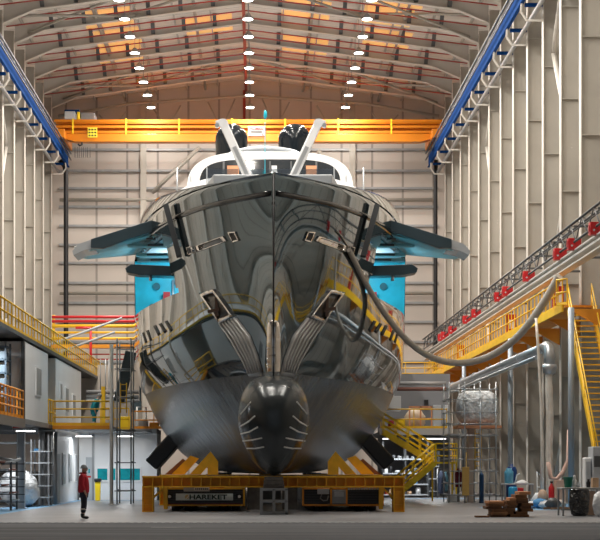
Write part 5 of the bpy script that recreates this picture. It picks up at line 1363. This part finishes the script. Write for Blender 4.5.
def person(x, y, z0, face, label, jacket, trousers, hat, height=1.74, bend=0.0):
    """face: +1 looks towards +x"""
    t = thing('person', label, 'person', (x, y, z0)); k = height/1.74; f = face
    def p(a, b, c):   # a forwards, b sideways, c up; bend leans everything above the hip
        if bend and c > .95:
            h_ = c-.95; a, c = a+h_*math.sin(bend), .95+h_*math.cos(bend)-a*math.sin(bend)*.3
        return (x+f*a*k, y+b*k, z0+c*k)
    V = [p(0,0,.95), p(.0,0,1.12), p(-.02,0,1.32), p(-.01,0,1.46), p(.0,0,1.52), p(.02,0,1.60), p(.03,0,1.68)]
    R = [(.13,.15),(.125,.14),(.13,.17),(.07,.09),.055,.085,.075]; E = [(i, i+1) for i in range(6)]
    def chain(pts, rs, at):
        prev = at
        for q, r in zip(pts, rs): V.append(q); R.append(r); E.append((prev, len(V)-1)); prev = len(V)-1
        return prev
    for s in (-1, 1):
        chain([p(.0, s*.1, .88), p(.01, s*.1, .5), p(-.02, s*.1, .1), p(.0, s*.1, .05), p(.16, s*.1, .035)], [.095, .065, .045, .045, .035], 0)
        w_ = chain([p(-.01, s*.18, 1.40), p(-.04, s*.23, 1.12), p(.06, s*.22, .90), p(.09, s*.21, .83)], [.06, .045, .035, .03], 3)
        for j in range(4):
            chain([p(.105+.0*j, s*.21+(j-1.5)*.019, .775-(.01 if j in (0, 3) else 0)), p(.12, s*.21+(j-1.5)*.019, .735), p(.11, s*.21+(j-1.5)*.018, .705)], [.011, .010, .008], w_)
        chain([p(.125, s*.21-s*.03, .80), p(.14, s*.21-s*.035, .765)], [.012, .010], w_)
    body = skin_mesh('body', V, E, R, SKIN, t, 1)
    hd = p(.035, 0, 1.635)
    MB().blob(hd, .095*k, .08*k, .115*k, 16, 12).build('head', SKIN, t)
    fc = MB().bar(p(.12, 0, 1.645), p(.148, 0, 1.615), .025, .02).build('nose', SKIN, t)
    for s in (-1, 1):
        MB().blob(p(.115, s*.033, 1.65), .012, .014, .009, 8, 6).build('eye', BLK, t)
        MB().blob(p(.03, s*.083, 1.635), .02, .012, .032, 8, 6).build('ear', SKIN, t)
    MB().bar(p(.118, -.025, 1.582), p(.118, .025, 1.582), .012, .01).build('mouth', mat('lip', (.35, .12, .1), .5), t)
    # jacket
    Vj = [p(.0,0,.80), p(.0,0,.96), p(.01,0,1.15), p(-.02,0,1.36), p(-.01,0,1.47)]; Rj = [(.20,.22),(.205,.22),(.20,.22),(.175,.22),(.095,.11)]
    Ej = [(0,1),(1,2),(2,3),(3,4)]
    for s in (-1, 1):
        prev = 3
        for q, r in zip([p(-.02, s*.2, 1.40), p(-.05, s*.25, 1.13), p(.05, s*.24, .92)], [.10, .09, .072]):
            Vj.append(q); Rj.append(r); Ej.append((prev, len(Vj)-1)); prev = len(Vj)-1
    skin_mesh('jacket', Vj, Ej, Rj, jacket, t, 2)
    Vt = [p(0,0,.92)]; Rt = [(.15,.16)]; Et = []
    for s in (-1, 1):
        prev = 0
        for q, r in zip([p(0, s*.095, .82), p(.02, s*.1, .5), p(-.02, s*.1, .17)], [.12, .095, .078]):
            Vt.append(q); Rt.append(r); Et.append((prev, len(Vt)-1)); prev = len(Vt)-1
    skin_mesh('trousers', Vt, Et, Rt, trousers, t, 2)
    for s in (-1, 1):
        MB().lathe(p(-.012, s*.1, .30), [(.088, 0), (.092, .05*k)], 16).build('reflective_band', mat('reflective_tape', (.6, .55, .5), .4), t)
        skin_mesh('boot', [p(-.03, s*.1, .20), p(-.03, s*.1, .06), p(.08, s*.1, .05), p(.17, s*.1, .04)], [(0,1),(1,2),(2,3)], [.068, .062, .052, .042], BLK, t, 2)
    return t, p, k
t, p, k = person(X(83.6, 59), 59.0, 0, 1, 'person in a red jacket, navy trousers and grey beanie standing by the yacht', mat('jacket_red', (.50, .012, .03), .7, 0, .12, 6), mat('navy_trousers', (.012, .016, .03), .8), None)
b = MB(); c = Vector(p(.015, 0, 1.655)); rows = []
for i in range(9):
    a = PI/2*i/8; rows.append([c + Vector((.115*math.cos(a)*math.cos(q)-.015*math.sin(a), .10*math.cos(a)*math.sin(q), .125*math.sin(a))) for q in [2*PI*j/20 for j in range(21)]])
b.grid(rows, True); b.tube([c+Vector((.112*math.cos(q), .098*math.sin(q), .012)) for q in [2*PI*j/20 for j in range(21)]], .02, 6, False)
b.build('beanie', mat('beanie_grey', (.22, .24, .25), .9, bump=.3, bscale=30), t)
MB().tube([Vector(p(-.02,0,1.5))+Vector((.1*math.cos(q), .11*math.sin(q), 0)) for q in [2*PI*j/16 for j in range(17)]], .03, 8, False).build('collar', mat('collar_dark', (.30, .01, .02), .7), t)
t, p, k = person(X(94, 86), 86.0, 3.52, 1, 'person in teal overalls and a grey hat bending over on the small platform', mat('overall_teal', (.01, .30, .36), .7), mat('overall_teal2', (.01, .24, .29), .7), None, 1.7, .35)
MB().blob(p(.02, 0, 1.70), .11, .10, .09, 14, 8).build('hat', mat('hat_grey', (.35, .36, .37), .7), t)

# ================================================================ LIGHT AND CAMERA
w = bpy.data.worlds.new('open_end_fill'); SC.world = w; w.use_nodes = True  # added fill light, enters through the hall's open near end
bg = w.node_tree.nodes['Background']; bg.inputs['Color'].default_value = (.80, .88, 1.0, 1); bg.inputs['Strength'].default_value = WORLD
cam = bpy.data.cameras.new('camera'); co = bpy.data.objects.new('camera', cam); COL.objects.link(co)
co.location = (0, 0, EYE); co.rotation_euler = (PI/2, 0, 0)
cam.sensor_width = 36; cam.lens = F/600*36; cam.shift_x = (300-CX)/600; cam.shift_y = (HY-270)/600; cam.clip_end = 400
SC.camera = co
SC.view_settings.view_transform = 'Standard'; SC.view_settings.look = 'None'; SC.view_settings.gamma = 1; SC.view_settings.exposure = EXPO
SC.cycles.max_bounces = 10; SC.cycles.diffuse_bounces = 7; SC.cycles.glossy_bounces = 4; SC.cycles.sample_clamp_indirect = 8
